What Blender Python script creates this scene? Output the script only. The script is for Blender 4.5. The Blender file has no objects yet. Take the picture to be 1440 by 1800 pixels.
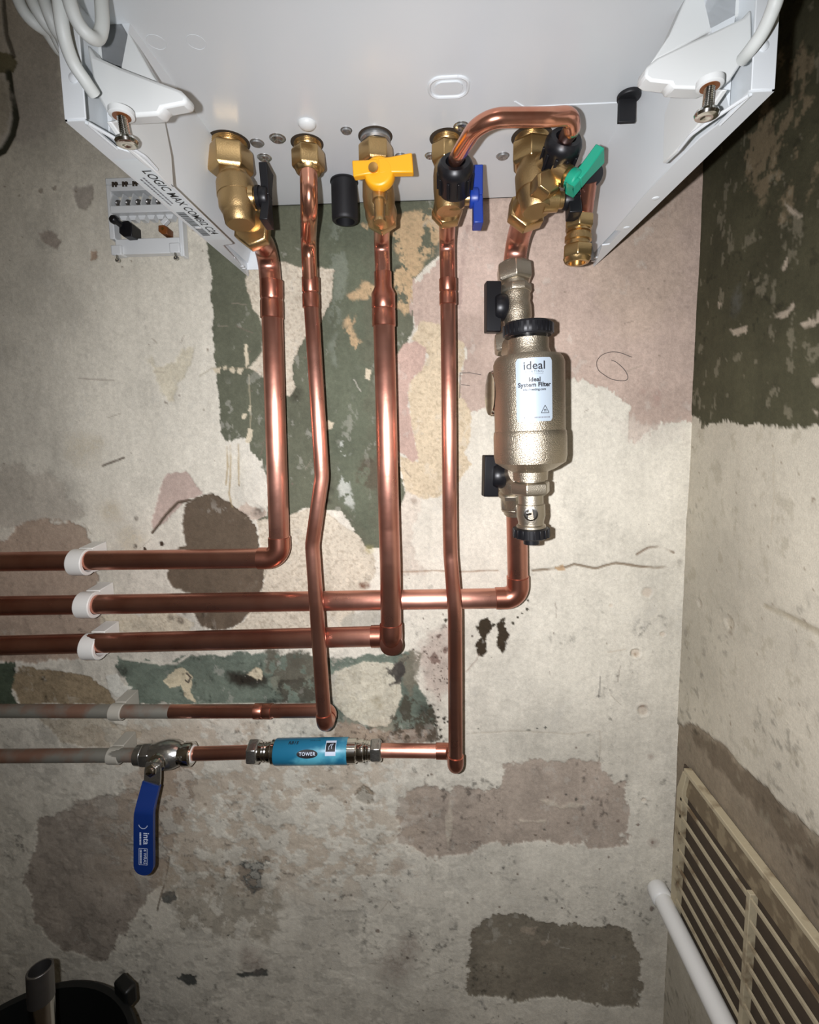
import bpy, math, random
import numpy as np
from mathutils import Vector, Matrix
rad = math.radians
random.seed(7)

# ------------------------------------------------------------------ camera
FPX, PCX, PCY = 830.0, 720.0, 842.0
CAM = Vector((0.0, -0.5613, 0.9))
_yaw, _pit, _rol = rad(2.28), rad(6.05), rad(0.9)
FW = Vector((-math.sin(_yaw)*math.cos(_pit), math.cos(_yaw)*math.cos(_pit), -math.sin(_pit)))
_r0 = FW.cross(Vector((0, 0, 1))).normalized(); _u0 = _r0.cross(FW)
RT = math.cos(_rol)*_r0 - math.sin(_rol)*_u0
UP = math.sin(_rol)*_r0 + math.cos(_rol)*_u0
scene = bpy.context.scene
col = scene.collection
cam = bpy.data.cameras.new('camera'); cob = bpy.data.objects.new('camera', cam); col.objects.link(cob)
cam.sensor_fit = 'HORIZONTAL'; cam.sensor_width = 36.0; cam.lens = FPX/1440*36
cam.shift_y = -(900-PCY)/1440; cam.clip_start = 0.01
m3 = Matrix((RT, UP, -FW)).transposed()
cob.matrix_world = Matrix.Translation(CAM) @ m3.to_4x4()
scene.camera = cob

# ------------------------------------------------------------------ light
world = bpy.data.worlds.new('world'); scene.world = world; world.use_nodes = True
world.node_tree.nodes['Background'].inputs[0].default_value = (0.9, 0.95, 1, 1)
world.node_tree.nodes['Background'].inputs[1].default_value = 0.0
fl = bpy.data.lights.new('phone_flash', 'SPOT'); flo = bpy.data.objects.new('phone_flash', fl); col.objects.link(flo)
fl.energy = 17.5; fl.shadow_soft_size = 0.0035; fl.spot_size = rad(145); fl.spot_blend = 1.0
fl.color = (0.985, 0.985, 1.03)
# the flash sits left of the lens and throws its beam a little right of and below the lens axis
flo.matrix_world = Matrix.Translation(CAM - RT*0.026 + UP*0.002) @ m3.to_4x4() @ Matrix.Rotation(rad(-8), 4, 'Y') @ Matrix.Rotation(rad(-8), 4, 'X')
rl = bpy.data.lights.new('room_fill_light', 'POINT'); rlo = bpy.data.objects.new('room_fill_light', rl); col.objects.link(rlo)  # added fill light near the ceiling, no bulb in view
rl.energy = 2.0; rl.shadow_soft_size = 0.05; rl.color = (1.0, 0.93, 0.82); rlo.location = (-0.35, -1.3, 2.25)
vs = scene.view_settings
vs.view_transform = 'Standard'; vs.look = 'None'; vs.gamma = 1.0; vs.use_curve_mapping = False
vs.exposure = 0.0

# ------------------------------------------------------------------ points
def _dir(px, py): return FW + RT*((px-PCX)/FPX) - UP*((py-PCY)/FPX)
def P(px, py, out):
    "point at distance `out` in front of the back wall"
    d = _dir(px, py); return CAM + d*((-out-CAM.y)/d.y)
def PZ(px, py, z):
    d = _dir(px, py); return CAM + d*((z-CAM.z)/d.z)
def PX(px, py, x):
    d = _dir(px, py); return CAM + d*((x-CAM.x)/d.x)
XR = 0.305          # right wall
PAN = 1.1544        # underside of the boiler pan
BZ = 1.078          # lower edge of the boiler side panels
BL, BR, BD = -0.2053, 0.1890, 0.2785
X3, Y3, Z3 = Vector((1, 0, 0)), Vector((0, 1, 0)), Vector((0, 0, 1))

# ------------------------------------------------------------------ materials
def lin(c):
    return tuple(((v/255)/12.92 if v/255 <= .04045 else (((v/255)+.055)/1.055)**2.4) for v in c)
MATS = {}
def mat(name, rgb, rough=.5, metal=0., var=.06, scale=60., bump=0., bscale=200., spec=.5, rvar=.0, coat=0., rgb2=None, mixscale=25., thr=(.45, .6), trans=0., aniso=0.):
    m = bpy.data.materials.new(name); m.use_nodes = True; nt = m.node_tree; b = nt.nodes['Principled BSDF']
    tc = nt.nodes.new('ShaderNodeTexCoord'); nz = nt.nodes.new('ShaderNodeTexNoise')
    nz.inputs['Scale'].default_value = scale; nz.inputs['Detail'].default_value = 4
    nt.links.new(tc.outputs['Object'], nz.inputs['Vector'])
    c = lin(rgb)
    hs = nt.nodes.new('ShaderNodeMixRGB'); hs.blend_type = 'MIX'
    hs.inputs[1].default_value = (*[v*(1-var) for v in c], 1); hs.inputs[2].default_value = (*[min(1, v*(1+var)) for v in c], 1)
    nt.links.new(nz.outputs['Fac'], hs.inputs[0]); out = hs.outputs[0]
    if rgb2:
        n2 = nt.nodes.new('ShaderNodeTexNoise'); n2.inputs['Scale'].default_value = mixscale; n2.inputs['Detail'].default_value = 6
        nt.links.new(tc.outputs['Object'], n2.inputs['Vector'])
        mr = nt.nodes.new('ShaderNodeMapRange'); mr.inputs[1].default_value = thr[0]; mr.inputs[2].default_value = thr[1]
        nt.links.new(n2.outputs['Fac'], mr.inputs[0])
        mx = nt.nodes.new('ShaderNodeMixRGB'); nt.links.new(mr.outputs[0], mx.inputs[0]); nt.links.new(out, mx.inputs[1])
        mx.inputs[2].default_value = (*lin(rgb2), 1); out = mx.outputs[0]
    nt.links.new(out, b.inputs['Base Color'])
    b.inputs['Roughness'].default_value = rough; b.inputs['Metallic'].default_value = metal
    b.inputs['Specular IOR Level'].default_value = spec; b.inputs['Coat Weight'].default_value = coat
    b.inputs['Transmission Weight'].default_value = trans
    if rvar:
        mr = nt.nodes.new('ShaderNodeMapRange'); mr.inputs[3].default_value = max(.02, rough-rvar); mr.inputs[4].default_value = rough+rvar
        nt.links.new(nz.outputs['Fac'], mr.inputs[0]); nt.links.new(mr.outputs[0], b.inputs['Roughness'])
    if bump:
        n3 = nt.nodes.new('ShaderNodeTexNoise'); n3.inputs['Scale'].default_value = bscale; n3.inputs['Detail'].default_value = 3
        nt.links.new(tc.outputs['Object'], n3.inputs['Vector'])
        bp = nt.nodes.new('ShaderNodeBump'); bp.inputs['Strength'].default_value = bump; bp.inputs['Distance'].default_value = .001
        nt.links.new(n3.outputs['Fac'], bp.inputs['Height']); nt.links.new(bp.outputs[0], b.inputs['Normal'])
    if aniso:
        a = nt.nodes.new('ShaderNodeAttribute'); a.attribute_name = 'drawn'
        nt.links.new(a.outputs['Vector'], b.inputs['Tangent']); b.inputs['Anisotropic'].default_value = aniso; b.inputs['Anisotropic Rotation'].default_value = .25
    MATS[name] = m; return m
mat('copper', (213, 154, 135), .29, .96, .10, 40, .06, 90, rvar=.05, aniso=.75, rgb2=(188, 124, 104), mixscale=16, thr=(.45, .72))
mat('copper_bright', (232, 166, 138), .2, .95, .08, 50, .06, 60, rvar=.06, rgb2=(190, 108, 82), mixscale=30, thr=(.5, .8))
mat('copper_fitting', (196, 132, 112), .30, .96, .08, 60, .05, 120, rgb2=(178, 110, 90), mixscale=40, thr=(.5, .75))
mat('copper_old', (150, 116, 98), .5, .5, .1, 50, .2, 120, rgb2=(150, 148, 138), mixscale=22, thr=(.42, .58))
mat('brass', (190, 160, 112), .3, .95, .06, 80, .12, 900, rvar=.06)
mat('brass_cast', (182, 153, 108), .38, .95, .06, 80, .25, 1500)
mat('nickel', (182, 173, 156), .36, .95, .05, 200, .35, 1400)
mat('nickel_body', (180, 169, 150), .37, .95, .06, 300, .55, 1100)
mat('chrome', (215, 213, 208), .14, 1., .03, 100)
mat('chrome_dull', (190, 190, 186), .26, .95, .15, 60, .3, 200)
mat('steel_dark', (120, 118, 116), .35, .9, .1, 100)
mat('zinc', (176, 178, 178), .4, .9, .05, 100)
mat('enamel', (219, 224, 226), .3, 0, .012, 30, .03, 900, spec=.45)
mat('plastic_white', (222, 225, 223), .42, 0, .015, 30)
mat('plastic_pale', (228, 231, 231), .3, 0, .02, 60, trans=.1)
mat('cable_white', (208, 212, 208), .5, 0, .02, 30)
mat('plastic_black', (20, 20, 23), .38, 0, .1, 50, spec=.4)
mat('rubber_black', (17, 17, 20), .55, 0, .1, 80, .1, 300)
mat('plastic_yellow', (232, 164, 24), .4, 0, .03, 50, .08, 400)
mat('plastic_blue', (20, 52, 138), .38, 0, .05, 50)
mat('plastic_green', (28, 152, 122), .38, 0, .05, 50)
mat('vinyl_blue', (20, 48, 112), .32, 0, .06, 40)
mat('ink_black', (28, 28, 32), .5)
mat('ink_grey', (112, 112, 118), .5)
mat('ink_white', (205, 215, 232), .5)
mat('label_silver', (168, 180, 190), .38, .15, .02, 40)
mat('label_cyan', (34, 110, 142), .35, 0, .05, 60, rgb2=(88, 170, 192), mixscale=22, thr=(.5, .62))
mat('label_white', (222, 230, 232), .4)
mat('clip_white', (230, 228, 222), .5, 0, .03, 50)
mat('clip_grey', (176, 172, 160), .6, 0, .06, 60)
mat('vent_beige', (176, 164, 136), .6, 0, .08, 60, .3, 250, rgb2=(116, 98, 74), mixscale=45, thr=(.52, .68))
mat('vent_gap', (72, 60, 46), .9, 0, .25, 80)
mat('vent_dirt', (112, 98, 76), .8, 0, .15, 80, .5, 250, rgb2=(140, 126, 100), mixscale=60, thr=(.5, .6))
mat('dark_void', (60, 50, 38), .9, 0, .2, 60)
mat('pvc_white', (226, 226, 222), .4, 0, .03, 30, .08, 100)
mat('bucket_black', (16, 18, 17), .45, 0, .2, 30, .1, 100)
mat('tube_brass', (196, 150, 86), .28, .95, .1, 50)
mat('brown_plastic_and_shade', (120, 70, 34), .35, 0, .1, 80)
mat('mortar_grey', (150, 144, 132), .9, 0, .1, 80, .6, 250)
mat('pencil', (92, 84, 78), .7)
mat('floor_mat', (110, 100, 88), .85, 0, .2, 8, .3, 60)
mat('plain_wall', (205, 198, 184), .85, 0, .1, 4, .3, 60)

# ------------------------------------------------------------------ mesh collector
def basis(ax):
    ax = Vector(ax).normalized()
    t = Vector((0, 0, 1)) if abs(ax.z) < .9 else Vector((0, -1, 0))
    u = (t - ax*t.dot(ax)).normalized(); v = ax.cross(u)
    return ax, u, v
class MB:
    def __init__(s): s.v = []; s.f = []; s.t = []
    def ring(s, c, u, v, r, n, ph=0.):
        b = len(s.v); s.t += [u.cross(v)]*n
        for i in range(n):
            a = ph + 2*math.pi*i/n
            s.v.append(Vector(c) + u*(r*math.cos(a)) + v*(r*math.sin(a)))
        return b
    def lathe(s, p0, ax, prof, n=36, ph=0., cap=(True, True), ref=None):
        "profile of (distance along axis, radius)"
        ax, u, v = basis(ax)
        if ref is not None:
            ref = Vector(ref); u = (ref - ax*ref.dot(ax)).normalized(); v = ax.cross(u)
        p0 = Vector(p0); rs = [s.ring(p0+ax*t, u, v, max(r, 1e-5), n, ph) for t, r in prof]
        for a, b in zip(rs, rs[1:]):
            for i in range(n):
                j = (i+1) % n; s.f.append((a+i, a+j, b+j, b+i))
        if cap[0]: s.f.append(tuple(rs[0]+i for i in range(n))[::-1])
        if cap[1]: s.f.append(tuple(rs[-1]+i for i in range(n)))
        return s
    def hexn(s, p0, ax, h, R, ph=0., ref=None, n=6, bore=None):
        s.lathe(p0, ax, [(0, R*.86), (h*.10, R*.97), (h*.16, R), (h*.84, R), (h*.90, R*.97), (h, R*.86)], n, ph, ref=ref); return s
    def tube(s, pts, r, n=20, cap=True):
        pts = [Vector(p) for p in pts]; N = len(pts); rr = r if isinstance(r, (list, tuple)) else [r]*N
        tans = []
        for i in range(N):
            a = pts[max(0, i-1)]; b = pts[min(N-1, i+1)]; tans.append((b-a).normalized())
        _, u, v = basis(tans[0]); rs = []
        for i in range(N):
            t = tans[i]; u = (u - t*u.dot(t)).normalized(); v = t.cross(u)
            rs.append(s.ring(pts[i], u, v, rr[i], n))
        for a, b in zip(rs, rs[1:]):
            for i in range(n):
                j = (i+1) % n; s.f.append((a+i, a+j, b+j, b+i))
        if cap:
            s.f.append(tuple(rs[0]+i for i in range(n))[::-1]); s.f.append(tuple(rs[-1]+i for i in range(n)))
        return s
    def box(s, c, sx, sy, sz, ax=X3, ay=Y3, az=Z3):
        c = Vector(c); b = len(s.v)
        for k in (-1, 1):
            for j in (-1, 1):
                for i in (-1, 1):
                    s.v.append(c + Vector(ax)*(sx/2*i) + Vector(ay)*(sy/2*j) + Vector(az)*(sz/2*k))
        for q in ((0, 2, 3, 1), (4, 5, 7, 6), (0, 1, 5, 4), (2, 6, 7, 3), (0, 4, 6, 2), (1, 3, 7, 5)):
            s.f.append(tuple(b+i for i in q))
        return s
    def bb(s, x0, x1, y0, y1, z0, z1):
        return s.box(((x0+x1)/2, (y0+y1)/2, (z0+z1)/2), x1-x0, y1-y0, z1-z0)
    def prism(s, poly, ext):
        "polygon (list of 3d points) swept along ext"
        b = len(s.v); n = len(poly); ext = Vector(ext)
        s.v += [Vector(p) for p in poly] + [Vector(p)+ext for p in poly]
        s.f.append(tuple(b+i for i in range(n))[::-1]); s.f.append(tuple(b+n+i for i in range(n)))
        for i in range(n):
            j = (i+1) % n; s.f.append((b+i, b+j, b+n+j, b+n+i))
        return s
def org(o):
    p = Vector((0, 0, 0))
    while o is not None: p += o.location; o = o.parent
    return p
def build(name, mb, material, parent=None, label=None, bevel=0., smooth=40., origin=None):
    me = bpy.data.meshes.new(name)
    if parent is not None: o0 = org(parent)
    else: o0 = Vector(origin) if origin is not None else sum(mb.v, Vector())/len(mb.v)
    me.from_pydata([tuple(p-o0) for p in mb.v], [], mb.f); me.validate()
    import bmesh
    bm = bmesh.new(); bm.from_mesh(me); bmesh.ops.recalc_face_normals(bm, faces=bm.faces); bm.to_mesh(me); bm.free()
    if smooth: me.shade_smooth(); me.set_sharp_from_angle(angle=rad(smooth))
    if len(mb.t) == len(me.vertices):      # drawing direction of tubes and turned parts, for the brushed sheen
        at_ = me.attributes.new('drawn', 'FLOAT_VECTOR', 'POINT'); at_.data.foreach_set('vector', np.array([tuple(q) for q in mb.t], np.float32).ravel())
    me.materials.append(MATS[material] if isinstance(material, str) else material)
    o = bpy.data.objects.new(name, me); col.objects.link(o)
    if parent is not None: o.parent = parent
    else: o.location = o0
    if bevel:
        b = o.modifiers.new('bevel', 'BEVEL'); b.width = bevel; b.segments = 2; b.limit_method = 'ANGLE'; b.angle_limit = rad(40)
    if label: o['label'] = label
    return o
def tag(o, label, cat, group=None, kind=None):
    if label: o['label'] = label
    if cat: o['category'] = cat
    if group: o['group'] = group
    if kind: o['kind'] = kind
    return o
def thing(name, loc, label, cat, group=None):
    o = bpy.data.objects.new(name, None); o.empty_display_size = .02; col.objects.link(o); o.location = loc
    return tag(o, label, cat, group)
def copy_tree(o, parent=None):
    c = o.copy(); col.objects.link(c); c.parent = parent
    for ch in list(o.children): copy_tree(ch, c)
    return c
def fillet(pts, rads, seg=10):
    "polyline with rounded corners"
    pts = [Vector(p) for p in pts]; out = [pts[0]]
    if not isinstance(rads, (list, tuple)): rads = [rads]*(len(pts)-2)
    for i in range(1, len(pts)-1):
        a, b, c = pts[i-1], pts[i], pts[i+1]; d1 = (a-b).normalized(); d2 = (c-b).normalized()
        ang = d1.angle(d2); r = rads[i-1]
        if ang > math.pi-.005 or r <= 0: out.append(b); continue
        t = min(r/math.tan(ang/2), .49*(a-b).length if i > 1 else .95*(a-b).length, .49*(c-b).length if i < len(pts)-2 else .95*(c-b).length)
        r = t*math.tan(ang/2); cen = b + (d1+d2).normalized()*(r/math.sin(ang/2))
        s0 = b+d1*t-cen; s1 = b+d2*t-cen; tot = s0.angle(s1); ax = s0.cross(s1).normalized()
        for k in range(seg+1):
            out.append(cen + Matrix.Rotation(tot*k/seg, 3, ax) @ s0)
    out.append(pts[-1]); return out
def lerp(a, b, t): return Vector(a)*(1-t) + Vector(b)*t

def smooth_path(pts, n=8):
    pts = [Vector(p) for p in pts]; out = []
    q = [pts[0]*2-pts[1]] + pts + [pts[-1]*2-pts[-2]]
    for i in range(1, len(q)-2):
        for k in range(n):
            t = k/n; a, b, c, d = q[i-1:i+3]
            out.append(.5*((2*b)+(c-a)*t+(2*a-5*b+4*c-d)*t*t+(3*b-a-3*c+d)*t**3))
    out.append(pts[-1]); return out

# text to mesh ---------------------------------------------------------------
def text_mb(txt, size, fn, bold=0., spacing=1.0, align='CENTER'):
    "flat lettering; fn maps (x, y) on the label to a 3d point"
    cu = bpy.data.curves.new('lettering', 'FONT'); cu.body = txt; cu.size = size; cu.align_x = align; cu.align_y = 'CENTER'
    cu.offset = bold; cu.space_character = spacing; cu.resolution_u = 3
    ob = bpy.data.objects.new('lettering', cu); col.objects.link(ob)
    dg = bpy.context.evaluated_depsgraph_get(); dg.update()
    me = bpy.data.meshes.new_from_object(ob.evaluated_get(dg))
    mb = MB(); mb.v = [Vector(fn(v.co.x, v.co.y)) for v in me.vertices]; mb.f = [tuple(p.vertices) for p in me.polygons]
    bpy.data.objects.remove(ob); bpy.data.curves.remove(cu); bpy.data.meshes.remove(me)
    return mb
def flat_mb(polys, fn):
    mb = MB()
    for poly in polys:
        b = len(mb.v); mb.v += [Vector(fn(x, y)) for x, y in poly]; mb.f.append(tuple(range(b, b+len(poly))))
    return mb
def rect(x0, y0, x1, y1): return [(x0, y0), (x1, y0), (x1, y1), (x0, y1)]
def rrect(x0, y0, x1, y1, r, n=5):
    pts = []
    for cx_, cy_, a0 in ((x1-r, y0+r, -90), (x1-r, y1-r, 0), (x0+r, y1-r, 90), (x0+r, y0+r, 180)):
        for k in range(n+1):
            a = rad(a0+90*k/n); pts.append((cx_+r*math.cos(a), cy_+r*math.sin(a)))
    return pts

# ------------------------------------------------------------------ walls
def vnoise(x, y, sc, seed):
    rng = np.random.RandomState(seed); L = rng.rand(256, 256).astype(np.float32)
    gx = x*sc; gy = y*sc; ix = np.floor(gx).astype(int); iy = np.floor(gy).astype(int)
    fx = gx-ix; fy = gy-iy; fx = fx*fx*(3-2*fx); fy = fy*fy*(3-2*fy)
    a = L[ix & 255, iy & 255]; b = L[(ix+1) & 255, iy & 255]; c = L[ix & 255, (iy+1) & 255]; d = L[(ix+1) & 255, (iy+1) & 255]
    return (a*(1-fx)+b*fx)*(1-fy) + (c*(1-fx)+d*fx)*fy
def fbm(x, y, sc, octv, seed, gain=.5):
    t = 0; amp = 1; tot = 0
    for o in range(octv):
        t = t + amp*vnoise(x+.37*o, y+.11*o, sc*2**o, seed+o); tot += amp; amp *= gain
    return t/tot
def sstep(a, b, x):
    t = np.clip((x-a)/(b-a), 0, 1); return t*t*(3-2*t)
def sdf(X, Y, poly):
    d = np.full(X.shape, 1e9); ins = np.zeros(X.shape, bool); n = len(poly)
    for i in range(n):
        x0, y0 = poly[i]; x1, y1 = poly[(i+1) % n]; ex, ey = x1-x0, y1-y0; L = ex*ex+ey*ey+1e-18
        t = np.clip(((X-x0)*ex+(Y-y0)*ey)/L, 0, 1); d = np.minimum(d, (X-x0-t*ex)**2+(Y-y0-t*ey)**2)
        c = ((y0 > Y) != (y1 > Y)); den = (y1-y0) if y1 != y0 else 1e-12
        ins ^= c & (X < (x1-x0)*(Y-y0)/den+x0)
    d = np.sqrt(d); return np.where(ins, -d, d)
def pdist(X, Y, line):
    d = np.full(X.shape, 1e9)
    for (x0, y0), (x1, y1) in zip(line, line[1:]):
        ex, ey = x1-x0, y1-y0; L = ex*ex+ey*ey+1e-18
        t = np.clip(((X-x0)*ex+(Y-y0)*ey)/L, 0, 1); d = np.minimum(d, (X-x0-t*ex)**2+(Y-y0-t*ey)**2)
    return np.sqrt(d)
class Surf:
    "a plastered wall: a fine grid carrying the paint colours of the photograph and a relief"
    def __init__(s, us, vs_, base, to2d, seed):
        s.us, s.vs = us, vs_; s.X, s.Y = np.meshgrid(us, vs_, indexing='ij')
        s.c = np.zeros(s.X.shape+(3,)); s.c[:] = lin(base); s.h = np.zeros(s.X.shape); s.to2d = to2d
        s.edge = (fbm(s.X, s.Y, 55, 6, seed, .62)-.5)*2.9; s.fine = (fbm(s.X, s.Y, 350, 3, seed+20)-.5)*2
        s.mid = fbm(s.X, s.Y, 25, 5, seed+40); s.spk = fbm(s.X, s.Y, 420, 2, seed+60)
        s.seed = seed; s.brush = vnoise(s.X, s.Y*.06, 420, seed+77)*.5+vnoise(s.X, s.Y*.1, 180, seed+78)*.5
    def sl(s, pts, pad):
        a = np.array(pts); x0, y0 = a.min(0)-pad; x1, y1 = a.max(0)+pad
        i0, i1 = np.searchsorted(s.us, [x0, x1]); j0, j1 = np.searchsorted(s.vs, [y0, y1])
        return slice(max(0, i0-1), i1+1), slice(max(0, j0-1), j1+1)
    def patch(s, px, rgb, amp=2.5, soft=.9, h=0., speck=0., srgb=(90, 80, 68), op=1., holes=0., var=.10, fray=0.):
        pts = [s.to2d(*p) for p in px]; k = s.sl(pts, .012)
        if s.X[k].size == 0: return
        d = sdf(s.X[k], s.Y[k], pts) + s.edge[k]*amp*.0014 + s.fine[k]*.0016
        if fray: d = d + (vnoise(s.X[k]*1.0, s.Y[k]*.25, 500, s.seed+7)-.5)*fray*.001
        m = (1-sstep(-soft*.001, soft*.001, d))*op
        if holes: m = m*sstep(holes-.01, holes+.05, fbm(s.X[k], s.Y[k]*.8, 62, 6, s.seed+90, .66))
        cc = np.array(lin(rgb))*(1+var*2*(s.mid[k]-.5))[..., None]*(1+.16*s.fine[k])[..., None]*(1+.10*(s.brush[k]-.5))[..., None]
        if speck:
            sm = sstep(.62-.1*speck, .72, s.spk[k])*min(1, speck); cc = cc*(1-sm[..., None]*.45) + np.array(lin(srgb))*sm[..., None]*.45
        s.c[k] = s.c[k]*(1-m[..., None]) + cc*m[..., None]
        if h: s.h[k] += m*h*.0015
    def stain(s, px, rgb, r_mm, op=.6, sq=1., nz=.8):
        x, y = s.to2d(*px); r = r_mm*.001; k = s.sl([(x-r*1.8, y-r*1.8), (x+r*1.8, y+r*1.8)], .002)
        d = np.hypot((s.X[k]-x), (s.Y[k]-y)/sq)/r + s.edge[k]*nz*.5
        if r_mm < 3.2:
            d = d + s.fine[k]*.5; m = (1-sstep(.62, .95, d))*op
        else: m = (1-sstep(.25, 1.1, d))*op*(.55+.9*(s.mid[k]-.2)).clip(0, 1)*(.75+.8*s.fine[k]).clip(.2, 1)
        s.c[k] = s.c[k]*(1-m[..., None]) + np.array(lin(rgb))*m[..., None]
    def line(s, px, w, rgb, h=0., op=.8, wob=1.2):
        pts = [s.to2d(*p) for p in px]; k = s.sl(pts, .008)
        d = pdist(s.X[k]+s.edge[k]*wob*.001, s.Y[k]+(s.mid[k]-.5)*wob*.003, pts)
        m = (1-sstep(w*.0005, w*.001+.0005, d))*op*sstep(.25, .5, s.mid[k]+.1)
        s.c[k] = s.c[k]*(1-m[..., None]) + np.array(lin(rgb))*m[..., None]; s.h[k] += m*h*.001
    def dent(s, px, r_mm, depth, rgb=(196, 178, 158), rim=.6):
        x, y = s.to2d(*px); r = r_mm*.001; k = s.sl([(x-2*r, y-2*r), (x+2*r, y+2*r)], 0)
        d = np.hypot(s.X[k]-x, s.Y[k]-y)/r + s.edge[k]*.25
        s.h[k] -= (1-sstep(.55, .95, d))*depth*.001; s.h[k] += np.exp(-((d-1.05)/.16)**2)*rim*.001
        m = (1-sstep(.5, .9, d))*.5; s.c[k] = s.c[k]*(1-m[..., None]) + np.array(lin(rgb))*m[..., None]
    def make(s, name, place, flip):
        nu, nv = s.X.shape; co = np.array(place(s.X, s.Y, s.h), np.float32); co = np.stack([np.broadcast_to(a, s.X.shape) for a in co], -1).reshape(-1, 3)
        i = np.arange(nu*nv).reshape(nu, nv); q = np.stack([i[:-1, :-1], i[1:, :-1], i[1:, 1:], i[:-1, 1:]], -1).reshape(-1, 4)
        if flip: q = q[:, ::-1]
        me = bpy.data.meshes.new(name); me.vertices.add(len(co)); me.vertices.foreach_set('co', co.ravel().astype(np.float32))
        me.loops.add(q.size); me.loops.foreach_set('vertex_index', q.ravel().astype(np.int32))
        me.polygons.add(len(q)); me.polygons.foreach_set('loop_start', (np.arange(len(q))*4).astype(np.int32)); me.polygons.foreach_set('loop_total', np.full(len(q), 4, np.int32))
        me.update(calc_edges=True); me.shade_smooth()
        at = me.color_attributes.new('paint', 'FLOAT_COLOR', 'POINT')
        rgba = np.ones((len(co), 4), np.float32); rgba[:, :3] = np.clip(s.c, 0, 1).reshape(-1, 3); at.data.foreach_set('color', rgba.ravel())
        me.materials.append(wall_mat()); o = bpy.data.objects.new(name, me); col.objects.link(o); o['kind'] = 'structure'
        return o
def wall_mat():
    if 'painted_plaster' in MATS: return MATS['painted_plaster']
    m = bpy.data.materials.new('painted_plaster'); m.use_nodes = True; nt = m.node_tree; b = nt.nodes['Principled BSDF']
    a = nt.nodes.new('ShaderNodeAttribute'); a.attribute_name = 'paint'
    tc = nt.nodes.new('ShaderNodeTexCoord'); nz = nt.nodes.new('ShaderNodeTexNoise'); nz.inputs['Scale'].default_value = 700; nz.inputs['Detail'].default_value = 3
    nt.links.new(tc.outputs['Object'], nz.inputs['Vector'])
    mr = nt.nodes.new('ShaderNodeMapRange'); mr.inputs[1].default_value = .3; mr.inputs[2].default_value = .7; mr.inputs[3].default_value = .9; mr.inputs[4].default_value = 1.07
    nt.links.new(nz.outputs['Fac'], mr.inputs[0])
    mx = nt.nodes.new('ShaderNodeVectorMath'); mx.operation = 'MULTIPLY'
    nt.links.new(a.outputs['Color'], mx.inputs[0]); nt.links.new(mr.outputs[0], mx.inputs[1]); nt.links.new(mx.outputs[0], b.inputs['Base Color'])
    bp = nt.nodes.new('ShaderNodeBump'); bp.inputs['Strength'].default_value = .25; bp.inputs['Distance'].default_value = .001
    nt.links.new(nz.outputs['Fac'], bp.inputs['Height']); nt.links.new(bp.outputs[0], b.inputs['Normal'])
    b.inputs['Roughness'].default_value = .8; b.inputs['Specular IOR Level'].default_value = .25
    MATS['painted_plaster'] = m; return m

CREAM, PINK, GREEN, CEMENT = (217, 211, 196), (182, 162, 148), (97, 99, 82), (98, 85, 70)
STONE, TAN, TEAL = (204, 194, 174), (200, 184, 156), (108, 118, 105)
st = .00135
us = np.concatenate([np.arange(-1.3, -.66, .04), np.arange(-.66, XR+.012, st)])
zs = np.concatenate([np.arange(0, 1.40, st), np.arange(1.42, 2.45, .04)])
W = Surf(us, zs, CREAM, lambda x, y: (lambda p: (p.x, p.z))(P(x, y, 0)), 11)
# overall grubbiness of the old paint
g = fbm(W.X, W.Y, 6, 6, 300); g2 = fbm(W.X, W.Y, 18, 5, 320)
W.c *= ((1 - .13*sstep(.45, .75, g) - .12*sstep(.5, .8, g2))*(1+.14*W.fine)*(1+.10*(W.brush-.5)))[..., None]*np.array([1, 1., .99])
dl = sstep(-.15, -.52, W.X)*(.55+.6*g2); W.c *= (1-.08*dl)[..., None]*np.ones(3)            # flash falloff painted into the colour, darker towards the left
lo = sstep(.60, .35, W.Y)*sstep(.5, .7, g)*.5; W.c = W.c*(1-.30*lo[..., None]) + np.array(lin((168, 158, 142)))*.30*lo[..., None]   # scuffed plaster low down
W.h += (fbm(W.X, W.Y, 9, 4, 400)-.5)*.004 + W.edge*.0002
# --- left part
W.patch([(-80, -60), (100, -60), (100, 120), (110, 210), (60, 250), (-80, 262)], (176, 168, 158), 5, 6, op=.6)
W.patch([(-40, 80), (26, 96), (30, 112), (22, 128), (-40, 130)], (112, 106, 82), 2, 1)
W.line([(14, 128), (18, 165), (26, 205), (20, 235), (4, 262), (-20, 275)], 5, (58, 58, 46), -1.5, 1., .6)
W.line([(4, 0), (10, 60), (24, 98)], 3, (70, 66, 54), -1.0, .8)
W.patch([(-40, 135), (14, 140), (18, 190), (12, 230), (-40, 250)], (176, 168, 152), 2, 2)
for a in ((150, 350, 12), (85, 415, 9), (165, 450, 7), (70, 335, 3), (95, 330, 3)): W.stain(a[:2], (150, 140, 126), a[2], .8)
W.patch([(128, 330), (160, 325), (165, 350), (150, 372), (132, 362), (125, 345)], (172, 164, 152), 3, 1.5, -.6)
W.patch([(68, 410), (90, 405), (108, 425), (100, 438), (75, 425)], (160, 150, 138), 3, 1.5, -.6)
W.patch([(157, 440), (172, 440), (172, 455), (160, 458)], (172, 150, 130), 1.5, 1, -.4)
W.line([(180, 818), (195, 812), (218, 804)], 1.6, (110, 100, 88), -.8, .9)
W.line([(140, 665), (200, 668)], 1.0, (160, 150, 138), -.3, .6)
W.patch([(255, 630), (268, 622), (278, 640), (305, 640), (325, 615), (345, 605), (338, 640), (315, 670), (300, 698), (278, 690), (268, 660)], (206, 198, 176), 5, 2, -.5, .3, (150, 130, 100))
W.patch([(-40, 805), (90, 830), (115, 870), (150, 905), (60, 930), (-40, 925)], (178, 170, 156), 9, 4, -.5, op=.7)
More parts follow.
